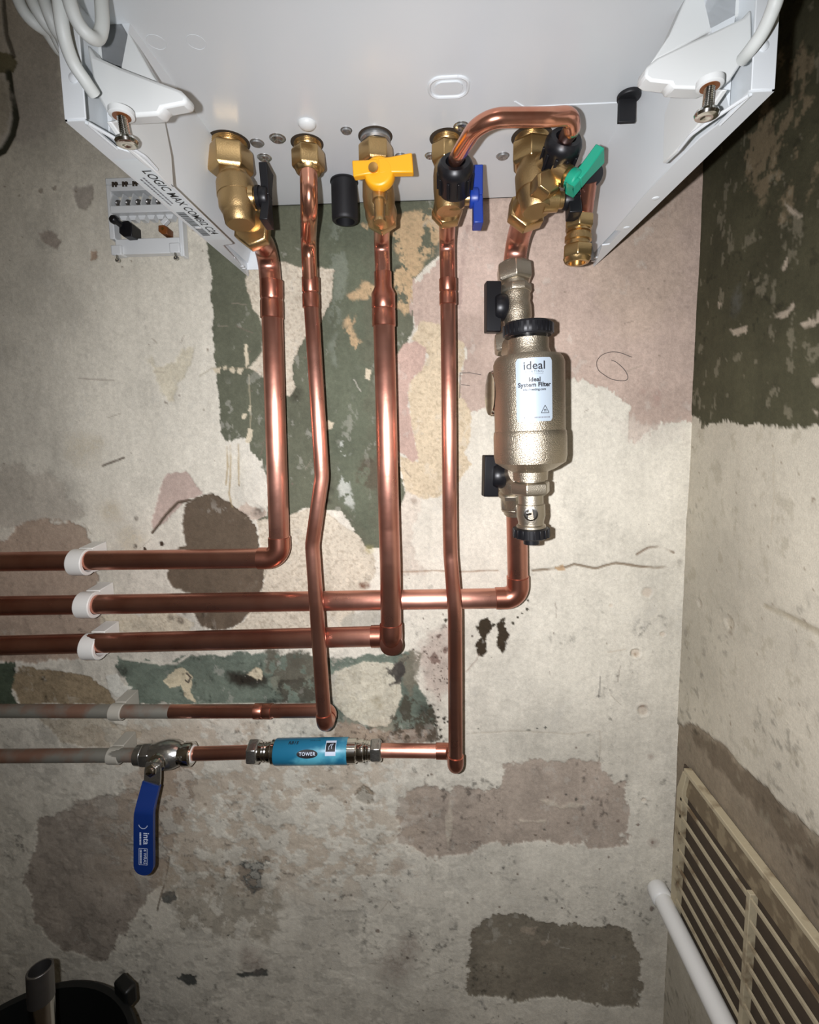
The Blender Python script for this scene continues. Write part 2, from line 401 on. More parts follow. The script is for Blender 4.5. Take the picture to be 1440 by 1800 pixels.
W.stain((150, 790), (176, 164, 138), 30, .5); W.stain((190, 900), (172, 158, 130), 22, .6); W.stain((235, 945), (196, 184, 156), 22, .5)
W.patch([(12, 950), (32, 922), (70, 914), (120, 920), (146, 930), (165, 952), (160, 985), (172, 1012), (160, 1050), (190, 1110), (170, 1160), (-60, 1165), (-60, 950)], (170, 152, 134), 5, 1.6, -.8)
W.patch([(282, 850), (296, 832), (328, 832), (342, 846), (356, 868), (340, 876), (318, 888), (298, 910), (272, 930), (266, 918)], (186, 166, 154), 2, .8, -.6)
W.line([(268, 935), (290, 905), (312, 884), (335, 880)], 2.0, (92, 78, 64), -1.2, 1)
W.patch([(412, 895), (448, 880), (470, 900), (468, 915), (445, 915), (425, 910)], (192, 176, 160), 2, 1, -.4)
# --- green block behind the pipes
W.patch([(372, 250), (366, 420), (372, 520), (380, 640), (386, 720), (392, 768), (402, 778), (432, 774), (442, 800), (452, 812), (466, 842), (472, 880), (470, 905), (452, 915), (462, 930),
         (500, 910), (545, 892), (600, 900), (640, 965), (690, 962), (704, 900), (714, 872), (706, 835), (700, 800), (698, 770), (697, 650), (702, 618), (714, 602), (728, 575), (726, 550), (724, 520), (726, 492), (748, 470), (768, 455), (792, 440), (792, 250)], GREEN, 2.2, .7, .2, var=.16)
W.patch([(560, 330), (640, 330), (650, 420), (640, 640), (650, 860), (660, 950), (600, 900), (560, 700), (560, 500)], (98, 104, 86), 8, 6, op=.7, var=.3)
W.patch([(432, 772), (400, 776), (396, 790), (420, 800), (450, 812)], CREAM, 2, .8, fray=3)
W.patch([(445, 800), (462, 812), (470, 845), (474, 870), (462, 900), (440, 890), (425, 840)], CREAM, 3, .8, fray=6)
W.patch([(640, 800), (668, 805), (690, 860), (680, 880), (650, 858), (625, 850), (622, 820)], (84, 74, 60), 6, 4, op=.7, holes=.45)
for a in ((575, 850, 12, 1.6), (520, 690, 14, 1.), (660, 510, 9, 1.), (455, 900, 10, 1.2), (700, 480, 10, 1.4), (575, 880, 9, .6)): W.stain(a[:2], (44, 38, 28), a[2], .85, a[3])
for q in (((690, 372), (790, 366), (775, 420), (760, 452), (724, 490), (700, 470), (688, 440)), ((690, 470), (735, 470), (730, 520), (712, 548), (692, 545)), ((604, 560), (624, 556), (628, 590), (640, 600), (632, 622), (605, 626), (594, 608), (602, 585)),
          ((640, 500), (672, 498), (672, 520), (640, 528), (612, 520)), ((638, 400), (656, 402), (660, 430), (640, 428))):
    W.patch(q, (186, 160, 124), 5, 2.2, .0, .6, (92, 98, 74), holes=.44)
W.patch([(583, 400), (600, 370), (612, 420), (600, 560), (590, 650), (582, 560)], (130, 136, 122), 6, 4, op=.55, holes=.45)
W.patch([(596, 760), (612, 780), (618, 850), (626, 900), (600, 885), (590, 820)], (196, 198, 188), 4, 2.5, op=.75, holes=.53)
for q in ([(430, 606), (434, 604), (439, 640), (433, 646), (430, 625)], [(402, 648), (410, 644), (415, 652), (409, 657)], [(418, 646), (428, 648), (424, 658), (418, 655)], [(376, 648), (388, 646), (386, 656), (378, 656)], [(392, 644), (400, 642), (400, 650), (394, 650)],
          [(439, 712), (444, 714), (440, 725), (436, 722)], [(428, 726), (433, 728), (430, 736), (425, 734)], [(438, 752), (446, 756), (442, 775), (434, 780), (433, 770)], [(644, 648), (652, 650), (650, 668), (643, 664)], [(568, 738), (587, 742), (586, 752), (570, 757), (560, 750)]):
    W.patch(q, (206, 194, 168), .6, .6, -.2)
W.line([(437, 660), (439, 690), (441, 712), (440, 752)], .8, (170, 160, 134), 0, .6)
W.line([(352, 660), (372, 648), (440, 648)], .8, (150, 140, 116), -.3, .5)
W.patch([(432, 492), (436, 470), (458, 456), (505, 462), (530, 470), (545, 466), (585, 473), (586, 500), (583, 525), (572, 545), (562, 572), (540, 590), (525, 610), (518, 630), (513, 645), (515, 665), (522, 680), (510, 698), (497, 696), (480, 666), (462, 664), (436, 646), (450, 635), (462, 618), (464, 590), (455, 556), (442, 542), (436, 515)], STONE, 1.2, .6, -.9, .7, (128, 108, 88))
# --- pink plaster, tan render and cream right of the gas pipe
W.patch([(792, 250), (1300, 250), (1260, 480), (1240, 600), (1230, 742), (1190, 742), (1160, 746), (1115, 776), (1108, 722), (1095, 702), (1080, 686), (1040, 674), (1010, 666), (990, 672), (900, 682), (870, 690), (842, 722), (815, 732), (806, 690), (812, 640), (820, 625), (815, 608), (800, 600), (770, 592), (732, 572), (724, 540), (724, 500), (760, 470), (790, 442)], PINK, 3, .8, -.4, .15, (140, 112, 98), var=.18, fray=7)
W.patch([(1040, 320), (1200, 330), (1190, 560), (1100, 600), (1030, 480)], (184, 164, 146), 10, 14, op=.6)
W.patch([(790, 360), (850, 360), (880, 480), (850, 560), (800, 560), (770, 480)], (206, 184, 170), 8, 10, op=.6)
W.line([(822, 400), (815, 440), (812, 480), (806, 540)], 3, (150, 128, 120), 0, .55, 3)
W.patch([(740, 565), (770, 572), (800, 598), (815, 606), (820, 628), (808, 660), (808, 690), (822, 714), (830, 735), (826, 770), (818, 795), (828, 815), (815, 835), (800, 855), (770, 872), (740, 878), (716, 868), (706, 835), (702, 800), (735, 812), (730, 780), (722, 740), (717, 690), (720, 670), (740, 650), (752, 625), (745, 608), (724, 596)], TAN, 2, .8, -.6, .6, (120, 104, 78))
W.patch([(697, 625), (712, 604), (730, 600), (748, 612), (750, 630), (742, 650), (722, 668), (716, 690), (722, 740), (735, 805), (725, 813), (712, 800), (698, 795), (696, 700)], (186, 160, 146), 1.2, .8, -.5, .15)
W.patch([(704, 880), (716, 868), (740, 876), (735, 890), (728, 960), (745, 1010), (690, 1015), (694, 930)], (208, 198, 182), 4, 2, -.2, .3)
W.stain((728, 880), (130, 112, 96), 5, .7); W.stain((1155, 700), (150, 118, 108), 9, .6, 1.6); W.stain((1130, 690), (156, 124, 112), 6, .5)
W.patch([(1060, 735), (1130, 742), (1200, 745), (1210, 775), (1130, 780)], (204, 196, 182), 8, 6, op=.5, fray=9)
# --- lower middle
W.patch([(320, 908), (325, 885), (345, 874), (375, 868), (400, 880), (430, 905), (450, 920), (456, 950), (458, 975), (466, 1000), (462, 1035), (450, 1055), (438, 1080), (425, 1096), (400, 1106), (375, 1109), (350, 1100), (340, 1075), (335, 1042), (305, 1032), (292, 1012), (295, 985), (316, 962), (330, 960), (322, 935)], CEMENT, 2, .8, -1.2, .3, (80, 66, 52))
W.patch([(452, 916), (475, 910), (512, 905), (540, 893), (570, 895), (600, 918), (628, 938), (645, 962), (660, 985), (658, 1010), (640, 1038), (610, 1120), (470, 1112), (400, 1115), (432, 1086), (455, 1055), (464, 1020), (466, 990), (456, 955)], STONE, 2, .8, -.4, .75, (128, 112, 90))
W.patch([(600, 1080), (670, 1070), (700, 1100), (690, 1150), (600, 1120)], (168, 164, 150), 4, 3, op=.8)
W.stain((640, 1030), (104, 62, 40), 10, .9, .6); W.stain((650, 965), (176, 166, 110), 8, .7, 1.)
W.patch([(175, 1080), (300, 1075), (345, 1100), (330, 1115), (180, 1112)], (198, 188, 166), 5, 2, -.3, .6, (130, 112, 86))
for a in ((300, 1085, 4), (318, 1092, 5), (325, 1078, 4), (240, 912, 3.5), (238, 960, 3.5), (285, 955, 3), (255, 965, 3)): W.stain(a[:2], (66, 52, 40), a[2], 1., 1.2)
W.patch([(208, 1158), (300, 1166), (330, 1150), (560, 1148), (600, 1160), (650, 1150), (722, 1148), (736, 1200), (752, 1230), (764, 1262), (760, 1294), (700, 1292), (640, 1285), (590, 1275), (560, 1238), (420, 1238), (330, 1240), (240, 1236), (225, 1200), (205, 1172)], TEAL, 4, 1.2, .1, .2, var=.3)
W.patch([(475, 1150), (560, 1160), (590, 1200), (600, 1240), (560, 1236), (490, 1215), (470, 1190)], (118, 116, 100), 10, 6, op=.7, holes=.42)
W.patch([(570, 1150), (600, 1160), (590, 1230), (640, 1275), (600, 1280), (560, 1240), (560, 1180)], (150, 148, 134), 7, 3, op=.8, holes=.4)
for a in ((440, 1190, 20, .5), (425, 1195, 14, .7), (215, 1180, 12, 1.), (490, 1235, 16, .5), (745, 1250, 16, 1.), (740, 1285, 20, .5), (690, 1185, 10, 1.), (520, 1160, 12, 1)): W.stain(a[:2], (36, 30, 22), a[2], .9, a[3])
W.patch([(310, 1176), (322, 1172), (340, 1190), (335, 1215), (345, 1236), (325, 1226), (318, 1205), (300, 1210), (288, 1197), (296, 1188)], (206, 194, 164), 1, .6, -.3)
W.line([(328, 1184), (336, 1192), (332, 1200), (326, 1196)], 1.2, (60, 54, 50), 0, .9)
W.patch([(434, 1185), (452, 1172), (462, 1180), (460, 1195), (445, 1192)], (204, 190, 160), 1, .6, -.2)
W.patch([(186, 1190), (205, 1186), (218, 1205), (232, 1208), (222, 1222), (205, 1226), (190, 1212)], (206, 204, 192), 2, .7, .4)
W.patch([(590, 1182), (640, 1162), (700, 1166), (705, 1200), (708, 1225), (692, 1262), (682, 1276), (650, 1276), (610, 1260), (585, 1236), (574, 1212)], (200, 194, 174), 1.6, .7, .5, .6, (140, 126, 100))
W.stain((665, 1235), (150, 140, 116), 9, .7, 1.4)
W.patch([(-60, 1165), (28, 1165), (30, 1200), (20, 1210), (34, 1240), (-60, 1245)], (72, 82, 66), 2, 1)
W.patch([(32, 1172), (120, 1180), (165, 1195), (190, 1216), (200, 1240), (40, 1240), (22, 1210)], (146, 130, 104), 3, 1.2, -.5, .6, (96, 82, 60))
W.patch([(70, 1265), (180, 1262), (245, 1290), (235, 1310), (190, 1318), (110, 1305), (90, 1290)], (188, 178, 158), 4, 1.5, -.4, .7, (120, 106, 84))
W.patch([(590, 1262), (650, 1282), (755, 1286), (745, 1305), (650, 1318), (585, 1305)], (150, 134, 118), 4, 1.4, -.3, .3)
# --- dark chipped spots below the return pipe
for q in ([(846, 1090), (858, 1086), (866, 1104), (858, 1118), (856, 1140), (862, 1146), (846, 1156), (836, 1146), (838, 1128), (846, 1120), (840, 1104)], [(880, 1086), (890, 1084), (886, 1104), (896, 1116), (888, 1138), (884, 1148), (874, 1130), (876, 1112), (872, 1100)],
          [(752, 1156), (764, 1146), (772, 1156), (778, 1162), (774, 1168), (758, 1168)], [(780, 1138), (788, 1140), (784, 1150), (778, 1146)]):
    W.patch(q, (58, 48, 34), 2.2, .8, -.6)
for a in ((780, 1100, 4), (772, 1118, 3), (783, 1090, 3), (868, 1098, 3), (910, 1085, 1.8), (926, 1070, 2.2), (928, 1055, 2.), (918, 1078, 1.6), (902, 1095, 2.)): W.stain(a[:2], (70, 66, 54), a[2], 1.)
W.patch([(746, 1110), (790, 1105), (800, 1200), (775, 1240), (740, 1210), (735, 1160)], (176, 150, 138), 8, 8, op=.5)
for i in range(70):
    W.stain((random.gauss(770, 22), random.gauss(1170, 45)), (84, 70, 60), random.uniform(.7, 1.7), .8)
for i in range(40): W.stain((random.gauss(768, 14), random.gauss(1275, 22)), (44, 38, 30), random.uniform(.8, 2.2), .9)
# --- horizontal joint and fixing holes on the right
W.line([(690, 1006), (760, 1004), (875, 1004)], 1.1, (160, 138, 116), -.6, .8)
W.line([(938, 1003), (985, 1002), (1012, 992), (1050, 998), (1085, 990), (1110, 994), (1150, 1000), (1196, 998)], 1.6, (128, 112, 92), -1.4, .9, 2)
W.line([(1120, 975), (1140, 964), (1160, 962), (1184, 972)], 1.6, (126, 108, 90), -1.4, .9)
W.patch([(975, 998), (990, 992), (995, 1002), (980, 1004)], (186, 158, 124), 1, .8, -.3)
W.stain((1195, 988), (104, 96, 84), 5, .8)
for a in ((1138, 1042, 13, .8), (1118, 1149, 11, 2.4), (1132, 1250, 13, 1.6), (1166, 1115, 7, 1.2), (1132, 1406, 6, 1.5), (1075, 1065, 5, .6)): W.dent((a[0], a[1]), a[2]*.62, a[3])
W.stain((1132, 1242), (150, 122, 104), 7, .7, .6); W.stain((1120, 1152), (150, 130, 106), 4, .8)
W.line([(1068, 1148), (1100, 1142)], .8, (196, 182, 160), 0, .5)
W.line([(1052, 1225), (1056, 1190), (1053, 1222)], .5, (110, 106, 100), 0, .7)
W.line([(820, 1180), (838, 1160), (842, 1150)], .7, (150, 130, 116), 0, .6)
for a in ((840, 1281, 3, .5), (930, 1284, 4, .5), (945, 1281, 2, .7), (960, 1279, 2, 1)): W.stain(a[:2], (96, 96, 88), a[2], 1, a[3])
W.line([(830, 1290), (900, 1284), (1000, 1290), (1055, 1286), (1056, 1310), (1052, 1345)], .9, (176, 166, 148), -.4, .5)
# --- lower plaster patches
W.patch([(698, 1400), (728, 1386), (790, 1386), (885, 1384), (893, 1348), (950, 1340), (1058, 1338), (1064, 1368), (1100, 1374), (1098, 1484), (1036, 1490), (1030, 1480), (900, 1482), (850, 1482), (832, 1506), (775, 1510), (706, 1482), (694, 1425)], (178, 164, 149), 6, 1.3, -.5, .15, var=.22, fray=3)
for q in ([(785, 1440), (792, 1400), (796, 1440), (790, 1500), (784, 1500)], [(950, 1408), (975, 1408), (985, 1418), (1000, 1412), (1045, 1414), (1000, 1422), (985, 1424)], [(910, 1440), (960, 1442), (958, 1448), (915, 1446)]):
    W.patch(q, (196, 184, 166), 2, 1, .3)
W.patch([(850, 1610), (895, 1608), (940, 1612), (990, 1622), (1060, 1625), (1110, 1632), (1124, 1672), (1122, 1770), (1050, 1766), (980, 1752), (900, 1758), (826, 1750), (822, 1690), (826, 1650)], (136, 128, 112), 6, 1.2, -.6, .2, var=.3, fray=3)
for q in ([(915, 1630), (945, 1630), (940, 1645), (915, 1642)], [(950, 1655), (968, 1655), (955, 1664)]): W.patch(q, (160, 148, 130), 2, 1, .2)
W.patch([(60, 1500), (70, 1440), (140, 1412), (240, 1390), (310, 1340), (345, 1380), (320, 1440), (285, 1545), (232, 1622), (184, 1690), (110, 1672), (64, 1620), (40, 1545)], (162, 152, 139), 5, 1.4, -.5, .15, var=.25)
W.patch([(215, 1370), (265, 1340), (335, 1345), (330, 1420), (285, 1440), (240, 1420)], (168, 150, 132), 5, 2, -.2, op=.8)
W.patch([(300, 1505), (420, 1500), (500, 1560), (470, 1660), (330, 1640), (280, 1570)], (152, 142, 124), 14, 8, op=.6, holes=.42)
for q in ([(420, 1520), (432, 1510), (442, 1522), (460, 1512), (464, 1530), (458, 1548), (462, 1562), (445, 1570), (432, 1556), (422, 1540)], [(462, 1506), (472, 1504), (474, 1512), (464, 1514)], [(284, 1572), (305, 1568), (312, 1580), (298, 1588), (284, 1584)], [(320, 1712), (345, 1716), (350, 1730), (330, 1732), (312, 1720)], [(410, 1712), (468, 1706), (470, 1716), (420, 1720)]):
    W.patch(q, (92, 93, 88), 2.4, .9, -.3)
W.line([(298, 1508), (292, 1535), (283, 1575), (276, 1600)], 1.2, (104, 94, 80), -.8, .9)
W.patch([(626, 1392), (640, 1380), (655, 1395), (655, 1410), (640, 1412), (628, 1405)], (128, 118, 102), 2, 1, -1.2); W.stain((637, 1420), (88, 76, 64), 3, .9)
for i in range(130):
    x = random.uniform(360, 1150); y = random.uniform(1360, 1790)
    W.stain((x, y), random.choice([(104, 92, 80), (120, 104, 92), (92, 90, 82)]), random.uniform(.7, 2.6), .8, random.uniform(.5, 1.4))
for i in range(150):
    W.stain((random.uniform(0, 1180), random.uniform(300, 1350)), random.choice([(130, 116, 100), (118, 104, 92)]), random.uniform(.5, 1.5), .7, random.uniform(.5, 1.5))
for i in range(26):
    x = random.uniform(380, 760); y = random.uniform(1350, 1520); W.stain((x, y), (176, 160, 140), random.uniform(4, 12), .5, .6)
for a in ((700, 1520, 16), (690, 1700, 30), (720, 1660, 24), (440, 1690, 26), (1150, 1480, 8), (1145, 1330, 6)): W.stain(a[:2], (132, 112, 100), a[2], .6)
# flaky mottled limewash in the lower half
fk = sstep(.50, .56, fbm(W.X, W.Y, 30, 6, 700))*sstep(.72, .5, W.Y)*sstep(.2, .0, W.X)
W.c *= (1-.05*fk)[..., None]; W.h -= fk*.0004
fk = sstep(.56, .60, fbm(W.X, W.Y*1.3, 75, 5, 760))*sstep(.85, .6, W.Y)*(.3+.7*sstep(.15, -.1, W.X)); W.c *= (1-.14*fk)[..., None]; W.h -= fk*.0003
mm = fbm(W.X, W.Y*1.15, 46, 6, 870, .66); rg = sstep(.545, .515, W.Y)*sstep(.25, .33, W.Y)*sstep(.02, -.09, W.X)*sstep(-.5, -.36, W.X)
bg = (sstep(.50, .55, mm)*rg*.55)[..., None]; W.c = W.c*(1-bg) + np.array(lin((184, 166, 144)))*bg
fl2 = (sstep(.50, .46, mm)*rg*.45)[..., None]; W.c = W.c*(1-fl2) + np.array(lin((216, 211, 196)))*fl2; W.h += sstep(.50, .46, mm)*rg*.0005
# smears and soot around the old teal band
for q, c_, hl, op_ in (([(700, 1148), (738, 1148), (740, 1200), (722, 1228), (698, 1190)], (120, 114, 98), .42, .85), ([(690, 1166), (712, 1160), (714, 1196), (698, 1206), (682, 1196)], (62, 58, 54), .36, .95), ([(712, 1222), (762, 1240), (772, 1298), (690, 1292), (692, 1262)], (72, 66, 54), .44, .85),
                       ([(560, 1148), (590, 1160), (585, 1220), (600, 1262), (560, 1238)], (176, 172, 158), .44, .8), ([(470, 1146), (555, 1146), (560, 1180), (510, 1200), (470, 1175)], (92, 88, 76), .44, .8), ([(490, 1200), (556, 1195), (560, 1236), (500, 1236)], (70, 66, 56), .44, .8),
                       ([(640, 1285), (760, 1278), (765, 1300), (650, 1310)], (96, 84, 70), .44, .7)):
    W.patch(q, c_, 6, 2.2, 0, .2, op=op_, holes=hl)
W.patch([(402, 1184), (432, 1180), (472, 1190), (470, 1203), (430, 1207), (405, 1197)], (40, 32, 24), 4, 5, op=.85)
W.patch([(434, 1185), (450, 1174), (462, 1180), (458, 1194), (445, 1191)], (206, 194, 166), 1.2, .6, -.2)
W.line([(330, 1240), (420, 1237), (556, 1238)], 2.2, (212, 206, 190), .2, .8)
W.line([(215, 1158), (260, 1164), (310, 1166), (332, 1152)], 2.0, (206, 200, 184), .2, .8)
# drips below the green, fine chips, scratches and ingrained dirt everywhere
for a in ([(399, 786), (401, 820), (398, 852)], [(405, 784), (406, 830), (404, 868), (408, 890)], [(419, 782), (420, 820), (421, 852)]): W.line(a, 1.2, (170, 150, 112), 0, .75, .6)
W.stain((421, 853), (110, 92, 64), 1.6, .9)
gr = fbm(W.X, W.Y, 130, 5, 810, .6); gm = fbm(W.X, W.Y, 14, 3, 820)
low = .22+.78*sstep(.78, .58, W.Y)
W.c *= (1-.20*low*sstep(.61, .68, gr)*sstep(.46, .62, gm))[..., None]
W.c *= (1-.40*low*sstep(.715, .74, gr)*sstep(.48, .62, gm))[..., None]
lt = sstep(.64, .70, fbm(W.X+3, W.Y*.7, 110, 5, 830, .6))*sstep(.45, .62, fbm(W.X, W.Y, 12, 3, 840))*.4
lt *= .6
W.c = W.c*(1-lt[..., None]) + np.array(lin((206, 202, 190)))*lt[..., None]
dk = fbm(W.X, W.Y*.5, 22, 6, 850, .6); W.c *= (1+.34*(dk-.5))[..., None]
W.h += (gr-.5)*.0006
for i in range(60):
    x, y = random.uniform(0, 1190), random.uniform(330, 1790); a_ = random.uniform(0, 6.28); l_ = random.uniform(6, 34)
    W.line([(x, y), (x+l_*math.cos(a_), y+l_*math.sin(a_))], random.uniform(.2, .7), random.choice([(150, 138, 122), (122, 108, 96), (206, 200, 186)]), -.2, .5, 2.5)
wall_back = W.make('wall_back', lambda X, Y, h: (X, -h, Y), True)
# --- right wall
us = np.concatenate([np.arange(-1.8, -.40, .05), np.arange(-.40, .0141, .002)])
V = Surf(us, np.concatenate([np.arange(0, 1.45, .002), np.arange(1.47, 2.45, .05)]), (190, 183, 166), lambda x, y: (lambda p: (p.y, p.z))(PX(x, y, XR)), 57)
V.c *= (1+.10*V.fine[..., None]); V.c *= (1-.12*sstep(.45, .75, fbm(V.X, V.Y, 8, 5, 300)))[..., None]; V.h += (fbm(V.X, V.Y, 9, 4, 410)-.5)*.003
zt = PX(1320, 745, XR).z
V.patch([(1200, 738), (1214, 732), (1229, 734), (1233, 750), (1256, 746), (1274, 738), (1292, 746), (1360, 748), (1440, 749), (1600, 752), (2400, 760), (2400, -3000), (1250, -900), (1236, 100), (1215, 420)], (72, 70, 52), 2, .8, .2, .2, (96, 90, 70), var=.35, fray=5)
V.patch([(1300, 120), (1420, 60), (1440, 330), (1400, 380), (1330, 330), (1300, 300)], (128, 114, 90), 12, 5, op=.8, holes=.5)
for q in ([(1374, 470), (1386, 452), (1386, 470), (1378, 482)], [(1362, 556), (1380, 548), (1396, 532), (1398, 540), (1384, 556), (1376, 560)], [(1404, 568), (1420, 562), (1440, 534), (1450, 560), (1430, 576), (1412, 578)], [(1426, 668), (1440, 660), (1450, 672), (1436, 678)], [(1380, 356), (1395, 365), (1416, 380), (1410, 386), (1390, 374)], [(1262, 530), (1272, 534), (1264, 546)], [(1284, 580), (1314, 572), (1316, 584), (1290, 590)], [(1430, 720), (1436, 724), (1434, 734)]):
    V.patch(q, (168, 156, 138), 1.2, .8, -.3, holes=.3)
V.stain((1295, 535), (104, 106, 104), 12, .5, 1.4)
V.line([(1344, 1066), (1372, 1078), (1400, 1090), (1440, 1112)], 3, (150, 140, 118), -1.5, .7)
V.dent((1230, 1060), 5, 2.2, (120, 108, 92)); V.dent((1282, 1095), 8, 1.2, (190, 180, 160)); V.stain((1284, 1112), (120, 108, 90), 4, .8)
V.line([(1358, 800), (1360, 870), (1356, 940)], .8, (180, 170, 150), -.2, .6)
for i in range(60): V.stain((random.uniform(1215, 1440), random.uniform(760, 1330)), (136, 124, 106), random.uniform(.5, 1.6), .8, 1)
V.patch([(1190, 1278), (1212, 1270), (1250, 1290), (1292, 1330), (1322, 1366), (1400, 1432), (1440, 1470), (1640, 1650), (2000, 2100), (1700, 2600), (1200, 1640), (1178, 1600), (1172, 1480), (1180, 1330)], (138, 126, 108), 3, 1., -1.2, .4, (96, 84, 66), var=.3)
V.patch([(1215, 1282), (1260, 1305), (1310, 1355), (1400, 1440), (1440, 1478), (1500, 1560), (1440, 1540), (1380, 1490), (1330, 1420), (1270, 1360), (1225, 1310)], (96, 84, 68), 6, 4, op=.7)
gr = fbm(V.X, V.Y, 110, 5, 910, .6); V.c *= (1-.35*sstep(.64, .70, gr)*sstep(.45, .62, fbm(V.X, V.Y, 10, 3, 920)))[..., None]
lt = sstep(.66, .70, fbm(V.X+3, V.Y*.6, 90, 5, 930, .62))*.35; V.c = V.c*(1-lt[..., None])+np.array(lin((150, 142, 122)))*lt[..., None]
V.c *= (1+.36*(fbm(V.X, V.Y*.5, 18, 6, 950, .6)-.5))[..., None]; V.h += (gr-.5)*.0005
wall_right = V.make('wall_right', lambda X, Y, h: (XR-h, X, Y), False)
# --- the rest of the room
def plane(name, a, b, c, d, m):
    mb = MB(); mb.v = [Vector(q) for q in (a, b, c, d)]; mb.f = [(0, 1, 2, 3)]
    o = build(name, mb, m, smooth=0); o['kind'] = 'structure'; return o
plane('floor', (-1.32, -1.82, 0), (XR+.02, -1.82, 0), (XR+.02, .02, 0), (-1.32, .02, 0), 'floor_mat')
plane('ceiling', (-1.32, -1.82, 2.42), (XR+.02, -1.82, 2.42), (XR+.02, .02, 2.42), (-1.32, .02, 2.42), 'plain_wall')
plane('wall_left', (-1.3, -1.82, 0), (-1.3, .02, 0), (-1.3, .02, 2.42), (-1.3, -1.82, 2.42), 'plain_wall')
plane('wall_front', (-1.32, -1.8, 0), (XR+.02, -1.8, 0), (XR+.02, -1.8, 2.42), (-1.32, -1.8, 2.42), 'plain_wall')
# pencil marks on the plaster
mk = MB(); ctr = P(1076, 642, 0)
mk.tube(smooth_path([P(x, y, .0012) for x, y in ((1111, 628), (1090, 620), (1073, 619), (1057, 625), (1049, 637), (1052, 650), (1061, 658), (1077, 667), (1098, 669), (1104, 663), (1098, 650), (1084, 637), (1075, 633))], 4), .0004, 5)
mk.tube([P(808, 656, .0012), P(825, 655, .0012), P(846, 659, .0012)], .0004, 5); mk.tube([P(811, 676, .0012), P(826, 678, .0012)], .0004, 5); mk.tube([P(809, 656, .0012), P(808, 700, .0012)], .0004, 5)
pm = build('pencil_mark', mk, 'pencil', wall_back)

# ------------------------------------------------------------------ boiler
boiler = thing('boiler', ((BL+BR)/2, -BD/2, BZ), 'white wall-hung boiler seen from below, its side panels hanging past the pan', 'boiler')
TOPZ = BZ+.70
# pan
mb = MB(); mb.bb(BL+.001, BR-.001, -BD+.004, -.001, PAN, PAN+.0012)
pan = build('bottom_pan', mb, 'enamel', boiler)
mb = MB(); mb.bb(BL, BR, -BD, -.001, TOPZ-.0015, TOPZ); build('top_panel', mb, 'enamel', boiler)
mb = MB(); mb.bb(BL+.001, BR-.001, -BD, -BD+.0015, PAN+.0015, TOPZ-.002); build('front_panel', mb, 'enamel', boiler)
mb = MB(); mb.bb(BL+.001, BR-.001, -.0025, -.001, PAN, TOPZ-.002); build('back_panel', mb, 'enamel', boiler)
def side_panel(sgn):
    x0 = BL if sgn < 0 else BR; k = -sgn          # k: towards the middle
    t = .0012
    def px(w): return x0 + k*w
    mb = MB()
    a, b = sorted((px(0), px(t))); mb.bb(a, b, -BD, -.002, BZ, TOPZ-.002)
    # bottom flange, as a flat sheet outline
    if sgn < 0: inn = [(.0005, -.002), (.0085, -.0595), (.0005+.0075, -.060), (.0105, -.094), (.0215, -.097), (.0215, -.205), (.0195, -.245), (.0125, -.252), (.0115, -BD)]
    else: inn = [(.0005, -.006), (.0140, -.064), (.0075, -.066), (.0085, -.098), (.0150, -.100), (.0180, -.165), (.0180, -.205), (.0165, -.238), (.0130, -.252), (.0135, -BD)]
    poly = [Vector((px(0), -.002, BZ))] + [Vector((px(w), y, BZ)) for w, y in inn] + [Vector((px(0), -BD, BZ))]
    mb.prism(poly, (0, 0, t))
    o = build('side_panel', mb, 'enamel', boiler, smooth=30)
    # front return
    mb = MB(); a, b = sorted((px(0), px(.0125))); mb.bb(a, b, -BD-.0006, -BD+.0006, BZ+.001, PAN+.05)
    build('front_return', mb, 'enamel', o, bevel=.0004)
    # rear return, square to the wall
    mb = MB(); a, b = sorted((px(.0012), px(.0215))); mb.bb(a, b, -.0065, -.0053, BZ+.006, PAN)
    build('rear_return', mb, 'enamel', o, bevel=.0003)
    # rolled lip of the flange cut-out
    mb = MB()
    lip = [Vector((px(w), y, BZ+dz)) for w, y, dz in ((.0125, -BD+.001, -.0006), (.0165, -BD+.012, -.0004), (.0215, -.252, 0), (.0235, -.240, .001), (.0225, -.225, .001))]
    mb.tube(fillet(lip, .02, 4), .0011, 8); mb.tube([Vector((px(.0115), -BD+.001, BZ-.0004)), Vector((px(.0125), -.252, BZ-.0004))], .0008, 8)
    build('rolled_lip', mb, 'enamel', o)
    # rivet dimples
    spots = ([(w, y, .0022) for w, y in (((.0075, -.020), (.0080, -.030)) if sgn > 0 else ((.0055, -.028), (.0065, -.035)))]
             + [(.007, y, .003) for y in ((-.105, -.16) if sgn > 0 else (-.135,))])
    for w, y, r_ in spots:
        mb = MB(); mb.lathe((px(w), y, BZ+.0002), (0, 0, -1), [(0, r_), (.0006, r_*.9), (.0010, r_*.4)], 16); build('rivet', mb, 'enamel', o)
    mb = MB(); mb.lathe((px(.0075), -BD-.0004, BZ+.0225), (0, -1, 0), [(0, .003), (.0008, .0027), (.0016, .001)], 16); build('rivet', mb, 'enamel', o)
    return o
spl = side_panel(-1); spr = side_panel(1)
# inner side walls of the lower recess (folded sheet next to the panels)
for sgn in (-1, 1):
    x0 = BL if sgn < 0 else BR; k = -sgn
    mb = MB(); mb.prism([Vector((x0+k*.0030, -.01, PAN)), Vector((x0+k*.0225, -.01, PAN)), Vector((x0+k*.0035, -.01, BZ+.012))], (0, -.235, 0))
    build('inner_fold', mb, 'enamel', boiler, smooth=20)
